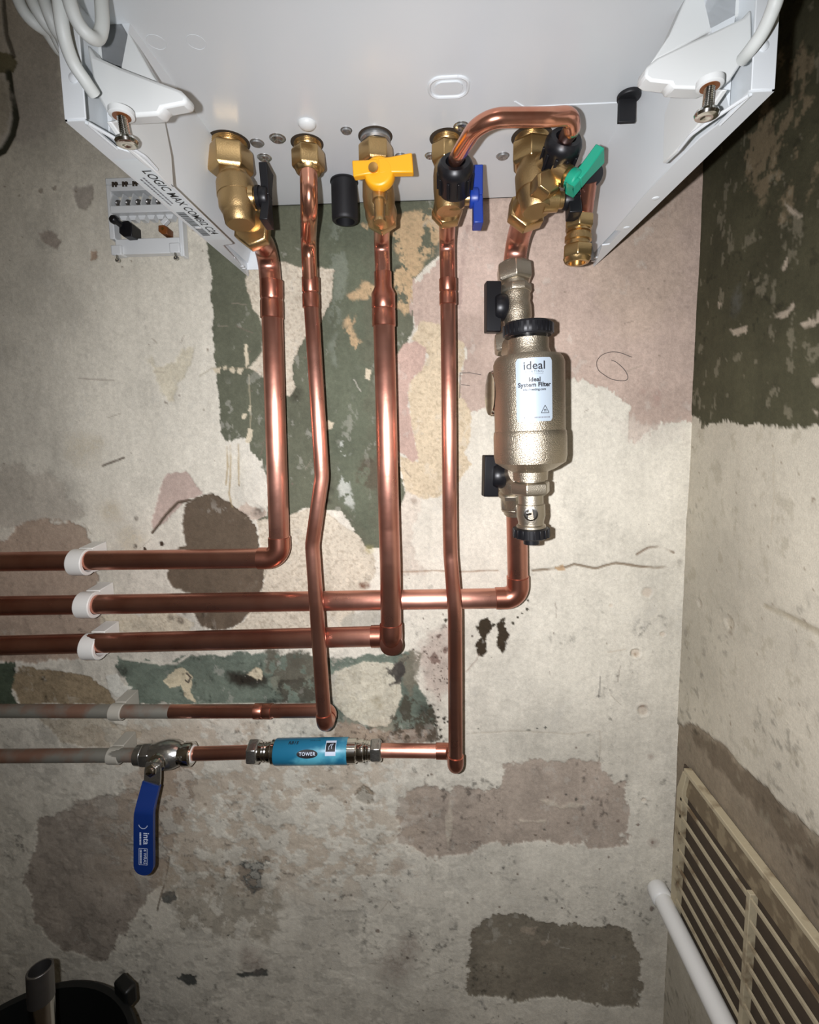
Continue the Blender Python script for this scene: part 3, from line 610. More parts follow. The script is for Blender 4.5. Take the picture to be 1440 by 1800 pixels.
# hinge brackets with hanging screws
def bracket(sgn):
    pts = [(150, 74), (166, 97), (210, 117), (265, 138), (316, 157), (328, 169), (326, 182), (284, 190), (279, 201), (206, 206), (186, 196), (166, 162)] if sgn < 0 else \
          [(1322, 14), (1308, 30), (1262, 52), (1214, 73), (1156, 101), (1137, 117), (1134, 134), (1145, 142), (1181, 146), (1184, 154), (1241, 156), (1284, 142), (1308, 106), (1324, 86)]
    po = [P(x, y, .262) for x, y in pts]; n = len(po)
    mb = MB(); mb.prism(po, (0, .012, .002))
    r = build('hinge_bracket', mb, 'plastic_white', boiler, bevel=.0022, smooth=50, label='moulded white plastic wing')
    # arm running back along the panel
    x = BL+.0215 if sgn < 0 else BR-.0215
    ap = [(258, 200), (290, 212), (302, 275), (306, 332), (268, 296), (226, 258), (196, 214)] if sgn < 0 else [(1186, 152), (1168, 200), (1166, 250), (1165, 288), (1186, 268), (1232, 214), (1270, 158)]
    mb = MB(); mb.prism([PX(a, b, x) for a, b in ap], (.0035*-sgn*-1, 0, 0)); build('arm', mb, 'plastic_white', r, bevel=.0008)
    # boss block and screw
    hp = P(214, 204, .268) if sgn < 0 else P(1248, 152, .268)
    mb = MB(); mb.lathe(hp+Vector((0, 0, .003)), (0, 0, -1), [(0, .0070), (.0030, .0070), (.0035, .0062)], 24); build('boss', mb, 'plastic_white', r)
    mb = MB(); mb.lathe(hp+Vector((0, 0, .0002)), (0, 0, -1), [(0, .0050), (.0010, .0050)], 24); build('screw_shadow', mb, 'brown_plastic_and_shade', r)  # brown disc painted as the small shadow around the screw
    mb = MB(); L = .0125; prof = [(0, .0026)]
    for i in range(12): prof += [(.0008+i*.0009, .0028), (.0012+i*.0009, .0023)]
    tilt = Vector((.10*-sgn, .05, -1)) if sgn < 0 else Vector((-.05, .05, -1))
    mb.lathe(hp, tilt, prof+[(L, .0026)], 20)
    mb.lathe(hp+tilt.normalized()*L, tilt, [(0, .0058), (.0015, .0064), (.0030, .0058), (.0038, .0035), (.0034, .0022), (.0030, .0010)], 28)
    sc = build('screw', mb, 'chrome', r)
    return r
bracket(-1); bracket(1)
# pale slab above the brackets (edge of the drop-down control tray)
for sgn, pts in ((-1, [(100, -120), (168, -60), (205, 20), (268, 132), (300, 175), (165, 105), (120, 20)]), (1, [(1372, -160), (1235, -70), (1178, 60), (1145, 110), (1215, 72), (1330, 10)])):
    mb = MB(); mb.prism([P(x, y, .245) for x, y in pts], (0, .012, 0)); build('tray_edge', mb, 'plastic_pale' if 0 else 'plastic_white', boiler, bevel=.001)
# lower fittings on the pan
def pan_at(x, y): return PZ(x, y, PAN)
for i, (x, y, r, cap_) in enumerate(((452, 251, .0052, 1), (488, 243, .0060, 0), (465, 277, .0056, 0), (609, 229, .0042, 1), (704, 274, .0044, 1), (757, 273, .0046, 0), (811, 222, .0056, 0), (884, 274, .0052, 1))):
    c = pan_at(x, y); mb = MB()
    mb.lathe(c+Vector((0, 0, .0005)), (0, 0, -1), [(0, r*1.25), (.0007, r*1.2), (.0009, r), (.0022, r*.95), (.0030, r*.62), (.0026, r*.42), (.0018, r*.12)], 24)
    build('pan_screw', mb, 'zinc' if cap_ else 'chrome_dull', pan)
c = pan_at(540, 217); mb = MB(); mb.lathe(c, (0, 0, -1), [(0, .0075), (.0012, .0074), (.0032, .0058), (.0042, .003), (.0045, .0002)], 28); build('blanking_plug', mb, 'plastic_white', pan, label='domed white plug')
c = pan_at(345, 235); mb = MB(); mb.lathe(c+Vector((0, 0, .0003)), (0, 0, -1), [(0, .0070), (.0005, .0070), (.00052, .0068)], 28); build('hole', mb, 'dark_void', pan)
for i, (px_, py_) in enumerate(((403, 250), (540, 252), (660, 240), (785, 243), (935, 240))):
    c = pan_at(px_, py_); R0 = (.0178, .0145, .0150, .0150, .0178)[i]
    mb = MB(); mb.lathe(c+Vector((0, 0, .0003)), (0, 0, -1), [(0, R0), (.0005, R0)], 32); build('hole', mb, 'dark_void', pan)
# pressed oval and swage line
c = pan_at(789, 153); mb = MB()
ov = [Vector((c.x+a, c.y+b, c.z)) for a, b in rrect(-.0145, -.0105, .0145, .0105, .0085, 6)]
mb.tube(ov+[ov[0]], .0014, 8, False); mb.prism([Vector((c.x+a, c.y+b, c.z+.0004)) for a, b in rrect(-.0105, -.0065, .0105, .0065, .006, 6)], (0, 0, -.0016)); build('pressed_oval', mb, 'enamel', pan)
mb = MB(); mb.tube([pan_at(905, 178), pan_at(922, 188), pan_at(1000, 184), pan_at(1088, 180), pan_at(1125, 168), pan_at(1165, 110)], .0007, 8); build('swage', mb, 'enamel', pan)
for x in (275, 345):
    c = pan_at(x, 74); mb = MB(); rg = [c+Vector((.006*math.cos(a), .006*math.sin(a), 0)) for a in [i*2*math.pi/20 for i in range(21)]]; mb.tube(rg, .0002, 6, False); build('mould_mark', mb, 'enamel', pan)
# black rubber parts under the pan
c = pan_at(605, 318); mb = MB(); h_ = .0400
mb.lathe(c, (0, 0, -1), [(0, .0140), (.0016, .0144), (.0022, .0134), (h_-.004, .0136), (h_-.001, .0132), (h_, .0122), (h_, .0098), (h_-.014, .0096)], 36, cap=(True, True))
build('condensate_spigot', mb, 'rubber_black', boiler, label='short black rubber outlet tube')
c = pan_at(1106, 166); mb = MB(); mb.lathe(c, (0, 0, -1), [(0, .0088), (.0028, .0088), (.0034, .0078)], 28); mb.box(c+Vector((-.001, .001, -.011)), .0135, .003, .018)
build('rubber_tab', mb, 'rubber_black', boiler, bevel=.0006, label='black rubber stopper with hanging tab')
# printed rating sticker on the left flange
a0 = PZ(232, 281, BZ); a1 = PZ(368, 420, BZ)
o_ = Vector((BL+.0107, 0, BZ-.00022))
def fl_fn(x, y): return Vector((BL+.0112 + y, -.240 + x, BZ-.0004))
stk = build('rating_sticker', flat_mb([rect(0, -.0088, .132, .0092)], lambda x, y: Vector((BL+.0112+y, -.240+x, BZ-.00025))), 'label_white', spl, smooth=0, label='white printed sticker with black lettering')
build('lettering', text_mb('LOGIC MAX COMBI2 C24', .0092, lambda x, y: fl_fn(x+.066, y+.0042), .00012, 1.02), 'ink_black', stk, smooth=0)
build('lettering', text_mb('JOB No.   217 C 180 1x2', .0040, lambda x, y: fl_fn(x+.038, y-.0024), .0), 'ink_grey', stk, smooth=0) if 0 else None
bars = []
xx = .075
rr_ = random.Random(3)
while xx < .122:
    w = rr_.choice((.0004, .0007, .0011)); bars.append(rect(xx, -.0080, xx+w, -.0012)); xx += w+rr_.choice((.0005, .0008))
build('barcode', flat_mb(bars, fl_fn), 'ink_black', stk, smooth=0)
fine = []
for row, (s0, s1) in enumerate(((.022, .060), (.024, .064))):
    xx = s0
    while xx < s1:
        w = rr_.uniform(.0008, .0024); fine.append(rect(xx, -.0034-row*.0030, xx+w, -.0020-row*.0030)); xx += w+.0006
build('small_print', flat_mb(fine, fl_fn), 'ink_grey', stk, smooth=0)

# ------------------------------------------------------------------ white cables at the boiler's left and right corners
def cable(name, strands, r, label):
    root = thing(name, strands[0][0], label, 'cable')
    for s_ in strands:
        s_ = [s_[0]+Vector((0, 0, .42)), s_[0]+Vector((0, 0, .12))] + s_      # the flex carries on up the casing
        if s_[-1].z > s_[-2].z + .007: s_ = s_ + [s_[-1]+Vector((0, 0, .12)), s_[-1]+Vector((0, 0, .42))]
        mb = MB(); mb.tube(smooth_path(s_), r, 14); build('strand', mb, 'cable_white', root)
    return root
cable('coiled_cable', [[P(22, -60, .26), P(30, -8, .26), P(48, 28, .258), P(78, 52, .25), P(118, 72, .225)], [P(46, -60, .262), P(54, -8, .262), P(70, 26, .26), P(92, 54, .252), P(124, 78, .23)],
                       [P(68, -60, .264), P(76, -8, .264), P(88, 30, .262), P(104, 62, .254), P(130, 84, .235)]], .0034, 'bundle of looped white cable hanging outside the boiler at top left')
cable('looped_cable', [[P(98, -60, .302), P(104, 0, .302), P(112, 60, .298), P(128, 108, .290), P(150, 142, .284), P(166, 166, .278)], [P(112, -60, .305), P(122, 0, .305), P(136, 38, .302), P(156, 62, .298), P(172, 66, .292), P(180, 40, .290), P(176, -20, .290), P(170, -60, .29)]], .0034, 'white cable looping down across the front left corner of the boiler')
cable('curved_cable', [[P(1368, -70, .300), P(1366, -10, .300), P(1356, 24, .296), P(1340, 58, .290), P(1322, 84, .284), P(1306, 104, .276)]], .0034, 'white cable curving over the front right corner of the boiler')

# ------------------------------------------------------------------ valve parts
def lever(mb_hub, c, ax, d, l1, l2, w0, w1, th, hub_r, hub_h, name, material, parent, lift=0., screw=True):
    "wing lever: hub on the stem axis with two flaring wings"
    ax = Vector(ax).normalized(); d = Vector(d); d = (d-ax*d.dot(ax)).normalized(); w = ax.cross(d); c = Vector(c)
    mb = MB(); mb.lathe(c, ax, [(0, hub_r*.92), (hub_h*.15, hub_r), (hub_h*.8, hub_r), (hub_h, hub_r*.85)], 24)
    b0 = c + ax*(hub_h*.35)
    for sg, L in ((1, l1), (-1, l2)):
        if L <= 0: continue
        poly = [b0 + w*(-w0/2), b0 + d*(sg*hub_r*1.0) + w*(-w0/2), b0 + d*(sg*L) + w*(-w1/2), b0 + d*(sg*L) + w*(w1/2), b0 + d*(sg*hub_r*1.0) + w*(w0/2), b0 + w*(w0/2)]
        mb.prism([p+ax*(lift*(i in (2, 3))) for i, p in enumerate(poly)], ax*th)
    o = build(name, mb, material, parent, bevel=.0009, smooth=35)
    if screw:
        mb = MB(); mb.lathe(c+ax*(hub_h*.99), ax, [(0, hub_r*.30), (.0008, hub_r*.28), (.0009, hub_r*.12)], 16); build('lever_screw', mb, 'steel_dark', o)
    return o
DN, BK, FR, RI = Vector((0, 0, -1)), Vector((0, 1, 0)), Vector((0, -1, 0)), Vector((1, 0, 0))
def union(name, root, c, R_collar, R_nut, h_nut, collar_mat='brass', gap=.0045):
    mb = MB(); prof = [(0, R_collar*.9)]
    for i in range(4): prof += [(.0006+i*.0014, R_collar), (.0013+i*.0014, R_collar*.95)]
    mb.lathe(c+Vector((0, 0, .001)), DN, prof+[(gap+.003, R_collar*.92)], 32); build('collar', mb, collar_mat, root)
    mb = MB(); mb.hexn(c+DN*gap, DN, h_nut, R_nut, ph=rad(12)); build('union_nut', mb, 'brass', root, bevel=.0006)

# heating flow valve
c = pan_at(403, 250); root = thing('isolation_valve', c, 'brass isolation valve with black lever, leftmost under the boiler', 'valve', 'brass boiler valves')
union('', root, c, .0155, .0198, .0225)
ax = (P(423, 396, .128)-c).normalized(); L = (P(423, 396, .128)-c).length
mb = MB(); mb.lathe(c, ax, [(.024, .0118), (.031, .0122), (.033, .0145), (.037, .0160), (.048, .0166), (.0485, .0160), (L-.016, .0162), (L-.011, .0140), (L-.009, .0135), (L-.002, .0128), (L, .0110)], 40); build('body', mb, 'brass_cast', root)
bo = c+ax*(L-.016); oc = P(444, 404, .098); od = (P(462, 428, .062)-P(440, 396, .108)).normalized(); od = Vector((od.x*.6, od.y, od.z)).normalized()
mb = MB(); mb.lathe(bo+Vector((0, .004, .002)), od, [(0, .0125), (.010, .0128), (.0135, .0140), (.018, .0142)], 32); build('outlet_boss', mb, 'brass', root)
mb = MB(); mb.hexn(oc-od*.006, od, .015, .0178, ph=rad(8)); mb.lathe(oc+od*.008, od, [(0, .0150), (.003, .0138)], 32); build('outlet_nut', mb, 'brass', root, bevel=.0006)
FLOW_O = oc+od*.004; FLOW_D = od
sb = c+ax*.050+RI*.013; mb = MB(); mb.lathe(sb, RI, [(0, .0105), (.004, .0095), (.0042, .0070), (.009, .0070)], 28); build('stem', mb, 'brass', root)
hd = lever(None, sb+RI*.0065, RI, Vector((.05, .10, 1)), .0255, .0240, .0100, .0190, .0075, .0088, .0095, 'lever', 'plastic_black', root)
mb = MB(); mb.lathe(sb+RI*.0055, RI, [(0, .0098), (.003, .0098)], 24); build('lever_collar', mb, 'plastic_black', hd)

# hot water outlet: plain compression nut
c = pan_at(541, 252); root = thing('compression_nut', c, 'brass union nut at the top of the second copper pipe, without any lever', 'pipe fitting')
union('', root, c, .0122, .0148, .0185)
mb = MB(); mb.lathe(c+DN*.0215, DN, [(0, .0125), (.003, .0112), (.0045, .0092)], 30); build('shoulder', mb, 'brass', root)
HOT_C = c

# gas valve
c = pan_at(660, 241); root = thing('gas_valve', c, 'brass gas cock with yellow lever facing the camera', 'valve', 'brass boiler valves')
mb = MB(); mb.lathe(c+Vector((0, 0, .001)), DN, [(0, .0128), (.002, .0132), (.0045, .0132), (.006, .0118)], 32); build('collar', mb, 'zinc', root)
mb = MB(); mb.hexn(c+DN*.0055, DN, .0180, .0152, ph=rad(16)); build('union_nut', mb, 'brass', root, bevel=.0006)
e = P(668, 384, .112); ax = (e-c).normalized(); L = (e-c).length
mb = MB(); mb.lathe(c, ax, [(.022, .0098), (.027, .0102), (.029, .0128), (.036, .0138), (L-.018, .0145), (L-.010, .0140), (L-.002, .0108), (L, .0095)], 36); build('body', mb, 'brass_cast', root)
od = Vector((.02, 1, -.12)).normalized(); oc = c+ax*(L-.012)
mb = MB(); mb.lathe(oc, od, [(0, .0135), (.012, .0145), (.016, .0150)], 32); mb.hexn(oc+od*.016, od, .012, .0152); mb.lathe(oc+od*.027, od, [(0, .0130), (.004, .0105)], 30); build('outlet', mb, 'brass', root, bevel=.0005)
GAS_O = oc+od*.022; GAS_D = od
nd = Vector((0.02, -.22, -1)).normalized(); n0 = P(667, 342, .134)
mb = MB(); mb.lathe(n0, nd, [(0, .0066), (.006, .0062), (.0065, .0048), (.022, .0046), (.023, .0052), (.026, .0050), (.0262, .0030)], 24); build('test_nipple', mb, 'brass', root)
hc = P(668, 309, .139); fa = Vector((-.05, -1, .0)).normalized()
mb = MB(); mb.lathe(hc-fa*.010, fa, [(0, .0085), (.009, .0085)], 26); build('stem', mb, 'brass', root)
mb = MB(); mb.lathe(hc-fa*.002, fa, [(0, .0125), (.002, .0132), (.0085, .0126), (.0105, .0110)], 30)
dd = Vector((1, 0, .06)).normalized()
for sg, L_, w0, w1 in ((1, .0285, .0125, .0155), (-1, .0215, .0115, .0130)):
    wv = fa.cross(dd); b0 = hc+fa*.001+Vector((0, 0, .0035))
    mb.prism([b0-wv*w0/2, b0+dd*(sg*.010)-wv*w0/2, b0+dd*(sg*L_)-wv*w1/2, b0+dd*(sg*L_)+wv*w1/2, b0+dd*(sg*.010)+wv*w0/2, b0+wv*w0/2], fa*.0078)
gl = build('lever', mb, 'plastic_yellow', root, bevel=.0011, smooth=35, label='yellow lever')
mb = MB(); mb.lathe(hc+fa*.0096+Vector((-.004, 0, .0015)), fa, [(0, .0042), (.0014, .0040), (.0016, .0018)], 18); build('lever_screw', mb, 'tube_brass', gl)

# cold inlet valve
c = pan_at(785, 244); root = thing('isolation_valve', c, 'brass isolation valve with blue lever and black filling cap', 'valve', 'brass boiler valves')
union('', root, c, .0122, .0140, .0175)
e = P(789, 372, .118); ax = (e-c).normalized(); L = (e-c).length
mb = MB(); mb.lathe(c, ax, [(.021, .0105), (.026, .0120), (.032, .0128), (L-.020, .0130), (L-.006, .0122), (L, .0105)], 36); build('body', mb, 'brass_cast', root)
od = Vector((.0, 1, -.22)).normalized(); oc = c+ax*(L-.014)
mb = MB(); mb.lathe(oc, od, [(-.002, .0105), (.010, .0125), (.017, .0132)], 32); mb.hexn(oc+od*.016, od, .012, .0150, ph=rad(20)); mb.lathe(oc+od*.027, od, [(0, .0128), (.003, .0100)], 30); build('outlet_nut', mb, 'brass', root, bevel=.0005)
COLD_O = oc+od*.020; COLD_D = od
sb = c+ax*.052+RI*.008; mb = MB(); mb.lathe(sb, RI, [(0, .0085), (.006, .0078), (.0062, .0058), (.014, .0058)], 26); build('stem', mb, 'brass', root)
lever(None, sb+RI*.0105, RI, Vector((.10, .05, 1)), .0240, .0250, .0110, .0165, .0085, .0085, .0085, 'lever', 'plastic_blue', root)
fcx = P(800, 314, .136); fd = Vector((-.02, -.87, .48)).normalized()
mb = MB(); mb.lathe(fcx-fd*.022, fd, [(0, .010), (.024, .0102)], 30); build('filling_port', mb, 'brass', root)
LOOP_A, LOOP_AD = fcx, fd

# return valve with relief valve
c = pan_at(935, 241); root = thing('isolation_valve', c, 'large brass return valve with green lever, rightmost under the boiler', 'valve', 'brass boiler valves')
union('', root, c, .0150, .0182, .0205)
e = P(944, 372, .124); ax = (e-c).normalized(); L = (e-c).length
mb = MB(); mb.lathe(c, ax, [(.024, .0125), (.029, .0145), (.036, .0168), (.052, .0168), (L-.018, .0160), (L-.010, .0140), (L-.002, .0130), (L, .0115)], 40); build('body', mb, 'brass_cast', root)
od = Vector((-.12, 1, -.25)).normalized(); oc = c+ax*(L-.018)
mb = MB(); mb.lathe(oc, od, [(-.004, .0125), (.010, .0142), (.020, .0150)], 34); mb.hexn(oc+od*.019, od, .014, .0182, ph=rad(10)); mb.lathe(oc+od*.032, od, [(0, .0150), (.003, .0125)], 32); build('outlet_nut', mb, 'brass', root, bevel=.0006)
RET_O = oc+od*.024; RET_D = od
fcx = P(984, 273, .140); fd = Vector((.10, -.87, .46)).normalized()
bp = c+ax*.036
mb = MB(); mb.lathe(bp, (fcx-bp).normalized(), [(0, .0120), ((fcx-bp).length*.8, .0112), ((fcx-bp).length+.004, .0104)], 30); build('filling_port', mb, 'brass', root)
LOOP_B, LOOP_BD = fcx, fd
hx = P(962, 322, .142)
mb = MB(); mb.hexn(hx-Vector((.30, -1, .10)).normalized()*.014, Vector((.30, -1, .10)), .018, .0112); build('plug_nut', mb, 'brass', root, bevel=.0005)
sd = Vector((.66, -.42, -.62)).normalized(); s0 = P(978, 300, .138)
mb = MB(); mb.lathe(s0, sd, [(0, .0092), (.012, .0085), (.0125, .0062), (.018, .0062)], 26); build('stem', mb, 'brass', root)
lever(None, s0+sd*.0145, sd, Vector((.75, -.1, .72)), .0270, .0085, .0115, .0165, .0085, .0085, .0090, 'lever', 'plastic_green', root)
s1 = P(972, 352, .124); mb = MB(); mb.lathe(s1-RI*.008, RI, [(0, .0100), (.012, .0095), (.013, .0070), (.018, .0070)], 26); build('drain_stem', mb, 'brass', root)
lever(None, s1+RI*.0085, RI, Vector((.02, .25, 1)), .0140, .0165, .0120, .0130, .0110, .0085, .0090, 'drain_lever', 'plastic_black', root)
# relief pipe with its coupling
p0 = P(1034, 318, .128); p1 = P(1027, 372, .112)
root = thing('relief_outlet', p0, 'short copper relief pipe ending in an open brass coupling', 'pipe')
mb = MB(); mb.lathe(p0+Vector((.000, .003, .006)), Vector((.25, -.9, -.35)), [(-.004, .0100), (.008, .0102), (.010, .0088)], 26); build('relief_knob', mb, 'plastic_black', root)
mb = MB(); mb.tube([p0, p1, P(1019, 398, .112)], .0075, 20); build('pipe', mb, 'copper', root)
q0, q1 = P(1019, 380, .114), P(1014, 463, .114); ax = (q1-q0).normalized(); L = (q1-q0).length
mb = MB(); mb.hexn(q0, ax, L*.30, .0130, ph=rad(14)); build('coupling_nut', mb, 'brass', root, bevel=.0006)
mb = MB(); prof = [(L*.27, .0098), (L*.34, .0102)]
for i in range(3): prof += [(L*(.345+.012*i), .0106), (L*(.351+.012*i), .0099)]
mb.lathe(q0, ax, prof+[(L*.42, .0100), (L*.43, .0116), (L*.53, .0116), (L*.54, .0100), (L*.68, .0102)], 32); build('coupling_body', mb, 'brass', root)
mb = MB(); mb.hexn(q0+ax*L*.62, ax, L*.30, .0134, ph=rad(14)); build('coupling_nut', mb, 'brass', root, bevel=.0006)
mb = MB(); mb.lathe(q0+ax*L*.90, ax, [(0, .0120), (L*.08, .0105), (L*.095, .0095), (L*.095, .0074), (-L*.1, .0072)], 32, cap=(False, True)); build('open_end', mb, 'brass', root)

# copper filling loop
root = thing('filling_loop', LOOP_A, 'bent bright copper filling link between the blue and green valves', 'pipe')
a, b = LOOP_A+LOOP_AD*.016, LOOP_B+LOOP_BD*.014
path = [a, P(808, 268, .172), P(836, 224, .204), P(868, 207, .212), P(962, 206, .208), P(1003, 203, .202), P(1006, 226, .190), b]
mb = MB(); mb.tube(fillet(path, [.03, .03, .02, .03, .013, .013], 10), .0060, 24); build('loop_pipe', mb, 'copper_bright', root)
for q, d_ in ((LOOP_A, LOOP_AD), (LOOP_B, LOOP_BD)):
    mb = MB(); mb.lathe(q-d_*.012, d_, [(0, .0128), (.002, .0138), (.016, .0140), (.018, .0150), (.022, .0150), (.025, .0138), (.027, .0120), (.027, .0082), (.018, .0078)], 36)
    nutc = build('knurled_cap', mb, 'plastic_black', root)
    _, u_, v_ = basis(d_); mb = MB()
    for i in range(10):
        an = i*2*math.pi/10+.2; dv = u_*math.cos(an)+v_*math.sin(an); mb.box(q-d_*.002+dv*.0142, .0026, .0026, .014, dv, d_.cross(dv), d_)
    build('grip_rib', mb, 'plastic_black', nutc, bevel=.0004)

# ------------------------------------------------------------------ copper runs
def straight(name, a, b, r, root, m='copper', n=28):
    mb = MB(); mb.tube([a, b], r, n); return build(name, mb, m, root)
def coupler(a, b, r, root, r2=None, rings=True):
    a, b = Vector(a), Vector(b); L = (b-a).length; r2 = r2 or r
    prof = [(0, r*1.005), (.0004, r+.0010), (L*.44, r+.0010), (L*.48, r+.0005)] + ([(L*.5, r+.0002)] if r2 == r else [(L*.40+.0001, r+.0010)][:0]) + [(L*.52, r2+.0005), (L*.56, r2+.0010), (L-.0004, r2+.0010), (L, r2*1.005)]
    mb = MB(); mb.lathe(a, (b-a), prof, 32); return build('coupling', mb, 'copper_fitting', root)
def elbow(pa, pc, pb, r, leg, bend, root):
    pc = Vector(pc); d1 = (Vector(pa)-pc).normalized(); d2 = (Vector(pb)-pc).normalized()
    path = fillet([pc+d1*leg, pc, pc+d2*leg], bend, 10); R_ = r+.0012; n = len(path)
    mb = MB(); full = [pc+d1*(leg+.0003)] + path + [pc+d2*(leg+.0003)]
    mb.tube(full, [r*1.0] + [R_]*n + [r*1.0], 28); o = build('elbow', mb, 'copper_fitting', root); return o
def bent(name, pts, fr, r, root, m='copper'):
    mb = MB(); mb.tube(fillet(pts, fr, 12), r, 28); return build(name, mb, m, root)
R22, R15 = .0113, .0079
# heating flow
A = P(477, 493, .036); B = P(478, 560, .036)
root = thing('copper_pipe', P(492, 981, .036), 'thick copper pipe from the leftmost valve, turning left as the top horizontal run', 'pipe', 'copper pipe runs')
cn = P(474, 446, .050)
bent('bent_pipe', [FLOW_O, P(471, 440, .037), lerp(A, B, .4)], .022, R22, root, 'copper')
coupler(A, B, R22, root)
cor = P(492, 981, .036); end = P(-140, 989, .034)
straight('straight_pipe', lerp(A, B, .5), lerp(cor, B, .06), R22, root)
elbow(B, cor, end, R22, .0245, .015, root)
straight('run_pipe', lerp(cor, end, .04), end, R22, root)
# hot water
root = thing('copper_pipe', P(571, 1276, .066), 'slim kinked copper pipe from the plain nut down to the lower left run', 'pipe', 'copper pipe runs')
A = P(545.5, 488, .050); B = P(547, 542, .0495)
bent('bent_pipe', [HOT_C+DN*.010, P(544, 360, .122), P(542, 424, .056), lerp(A, B, .4)], [.020, .022], R15, root, 'copper_bright')
coupler(A, B, R15, root)
bot = P(571, 1278, .066)
bent('kinked_pipe', [lerp(A, B, .5), P(566, 838, .050), P(549, 958, .054), P(556, 1060, .060), lerp(bot, P(556, 1060, .060), .03)], [.05, .05, .2], R15, root)
back = Vector((bot.x-.0005, -.034, bot.z)); end = P(-140, 1249, .032); e0 = P(545, 1250, .034)
hj = Vector((bot.x, -.034, bot.z))
elbow(P(556, 1060, .060), bot, hj, R15, .0150, .011, root)
elbow(bot, hj, e0, R15, .0145, .011, root)
jc = P(463, 1250, .033)
straight('run_pipe', lerp(hj, jc, .1), jc, R15, root)
coupler(P(478, 1250, .033), P(447, 1250, .033), R15, root)
jo = P(300, 1250.5, .0325)
straight('run_pipe', jc, jo, R15, root)
straight('weathered_pipe', jo, end, R15*1.004, root, 'copper_old')
# gas
root = thing('copper_pipe', P(688, 1134, .060), 'copper pipe widening below the yellow gas cock, ending in the third horizontal run', 'pipe', 'copper pipe runs')
A = P(673, 478, .050); B = P(673.5, 508, .050); Cc = P(675, 574, .050)
bent('bent_pipe', [GAS_O, P(671, 424, .054), lerp(A, B, .7)], .016, R15, root)
mb = MB(); L1 = (Cc-A).length
mb.lathe(A, (Cc-A), [(0, R15), (.0003, R15+.0011), (L1*.28, R15+.0011), (L1*.40, R22+.0011), (L1*.66, R22+.0011), (L1*.68, R22+.0005), (L1*.70, R22+.0011), (L1-.0004, R22+.0011), (L1, R22)], 36); build('reducer', mb, 'copper_fitting', root)
bot = P(688, 1130, .060); hj = Vector((bot.x-.001, -.042, bot.z)); end = P(-140, 1138, .034)
bent('straight_pipe', [lerp(A, Cc, .6), P(684, 930, .056), P(686, 990, .0585), lerp(bot, Cc, .03)], [.1, .1], R22, root)
elbow(Cc, bot, hj, R22, .0215, .0135, root)
elbow(bot, hj, end, R22, .0235, .0135, root)
straight('run_pipe', lerp(hj, end, .03), end, R22, root)
# cold
root = thing('copper_pipe', P(801, 1352, .064), 'slim copper pipe from the blue valve down to the scale inhibitor', 'pipe', 'copper pipe runs')
A = P(787, 490, .050); B = P(787.5, 536, .050)
bent('bent_pipe', [COLD_O, P(786, 424, .052), lerp(A, B, .4)], .016, R15, root)
coupler(A, B, R15, root)
bot = P(801, 1352, .064); hj = Vector((bot.x, -.034, bot.z)); INH_R = P(655, 1319, .034)
bent('kinked_pipe', [lerp(A, B, .5), P(791, 930, .051), P(792, 975, .052), P(800, 1075, .061), lerp(bot, P(800, 1075, .061), .03)], [.12, .08, .1], R15, root)
elbow(P(800, 1075, .061), bot, hj, R15, .0160, .011, root)
elbow(bot, hj, INH_R, R15, .0215, .011, root)
straight('run_pipe', lerp(hj, INH_R, .12), INH_R, R15, root)
# return: valve to filter
root = thing('copper_pipe', RET_O, 'short curved copper pipe between the return valve and the upper filter valve', 'pipe', 'copper pipe runs')
FT = P(903.5, 470, .050)
bent('bent_pipe', [RET_O, P(909, 424, .054), FT], .024, R22, root, 'copper_bright' if 0 else 'copper')
# return: filter to the left
root = thing('copper_pipe', P(911, 1051, .036), 'copper pipe below the silver filter, turning left as the second horizontal run', 'pipe', 'copper pipe runs')
cor = P(911, 1051, .036); end = P(-140, 1067, .034); FBt = P(908, 890, .042)
straight('straight_pipe', FBt, lerp(cor, FBt, .08), R22, root)
elbow(FBt, cor, end, R22, .0255, .015, root)
straight('run_pipe', lerp(cor, end, .03), end, R22, root)

# ------------------------------------------------------------------ filter
XF = P(931, 720, .108)
root = thing('system_filter', P(931, 800, .108), 'silver cylindrical magnetic filter with a pale printed label', 'filter')
T0, T1 = P(929, 624, .108), P(932, 812, .108); ax = (T1-T0).normalized(); L = (T1-T0).length
RB = .0325
mb = MB(); mb.lathe(T0, ax, [(-.0140, .0185), (-.006, .0185), (-.003, .0195), (.000, .0205), (.0015, .0290), (.004, RB-.0015), (.008, RB), (L*.70, RB), (L*.715, RB+.0009), (L*.76, RB+.0013), (L-.006, RB+.0013), (L, RB+.0002), (L+.006, .0235), (L+.009, .0165), (L+.017, .0160)], 64)
body = build('body', mb, 'nickel_body', root, smooth=30)
mb = MB(); mb.lathe(T0-ax*.0145, -ax, [(-.008, .0178), (.002, .0178), (.003, .0172), (.004, .0178)], 40); build('neck_thread', mb, 'chrome', root)
mb = MB(); mb.lathe(T0-ax*.0165, -ax, [(0, .0208), (.0015, .0220), (.0095, .0224), (.0125, .0205), (.013, .0150), (.0115, .0120)], 44); capo = build('top_cap', mb, 'plastic_black', root, label='ribbed black screw cap')
_, u_, v_ = basis(-ax); mb = MB()
for i in range(30):
    an = i*2*math.pi/30; dv = u_*math.cos(an)+v_*math.sin(an); mb.box(T0-ax*.0225+dv*.0222, .0016, .0022, .0085, dv, ax.cross(dv), ax)
build('grip_rib', mb, 'plastic_black', capo)
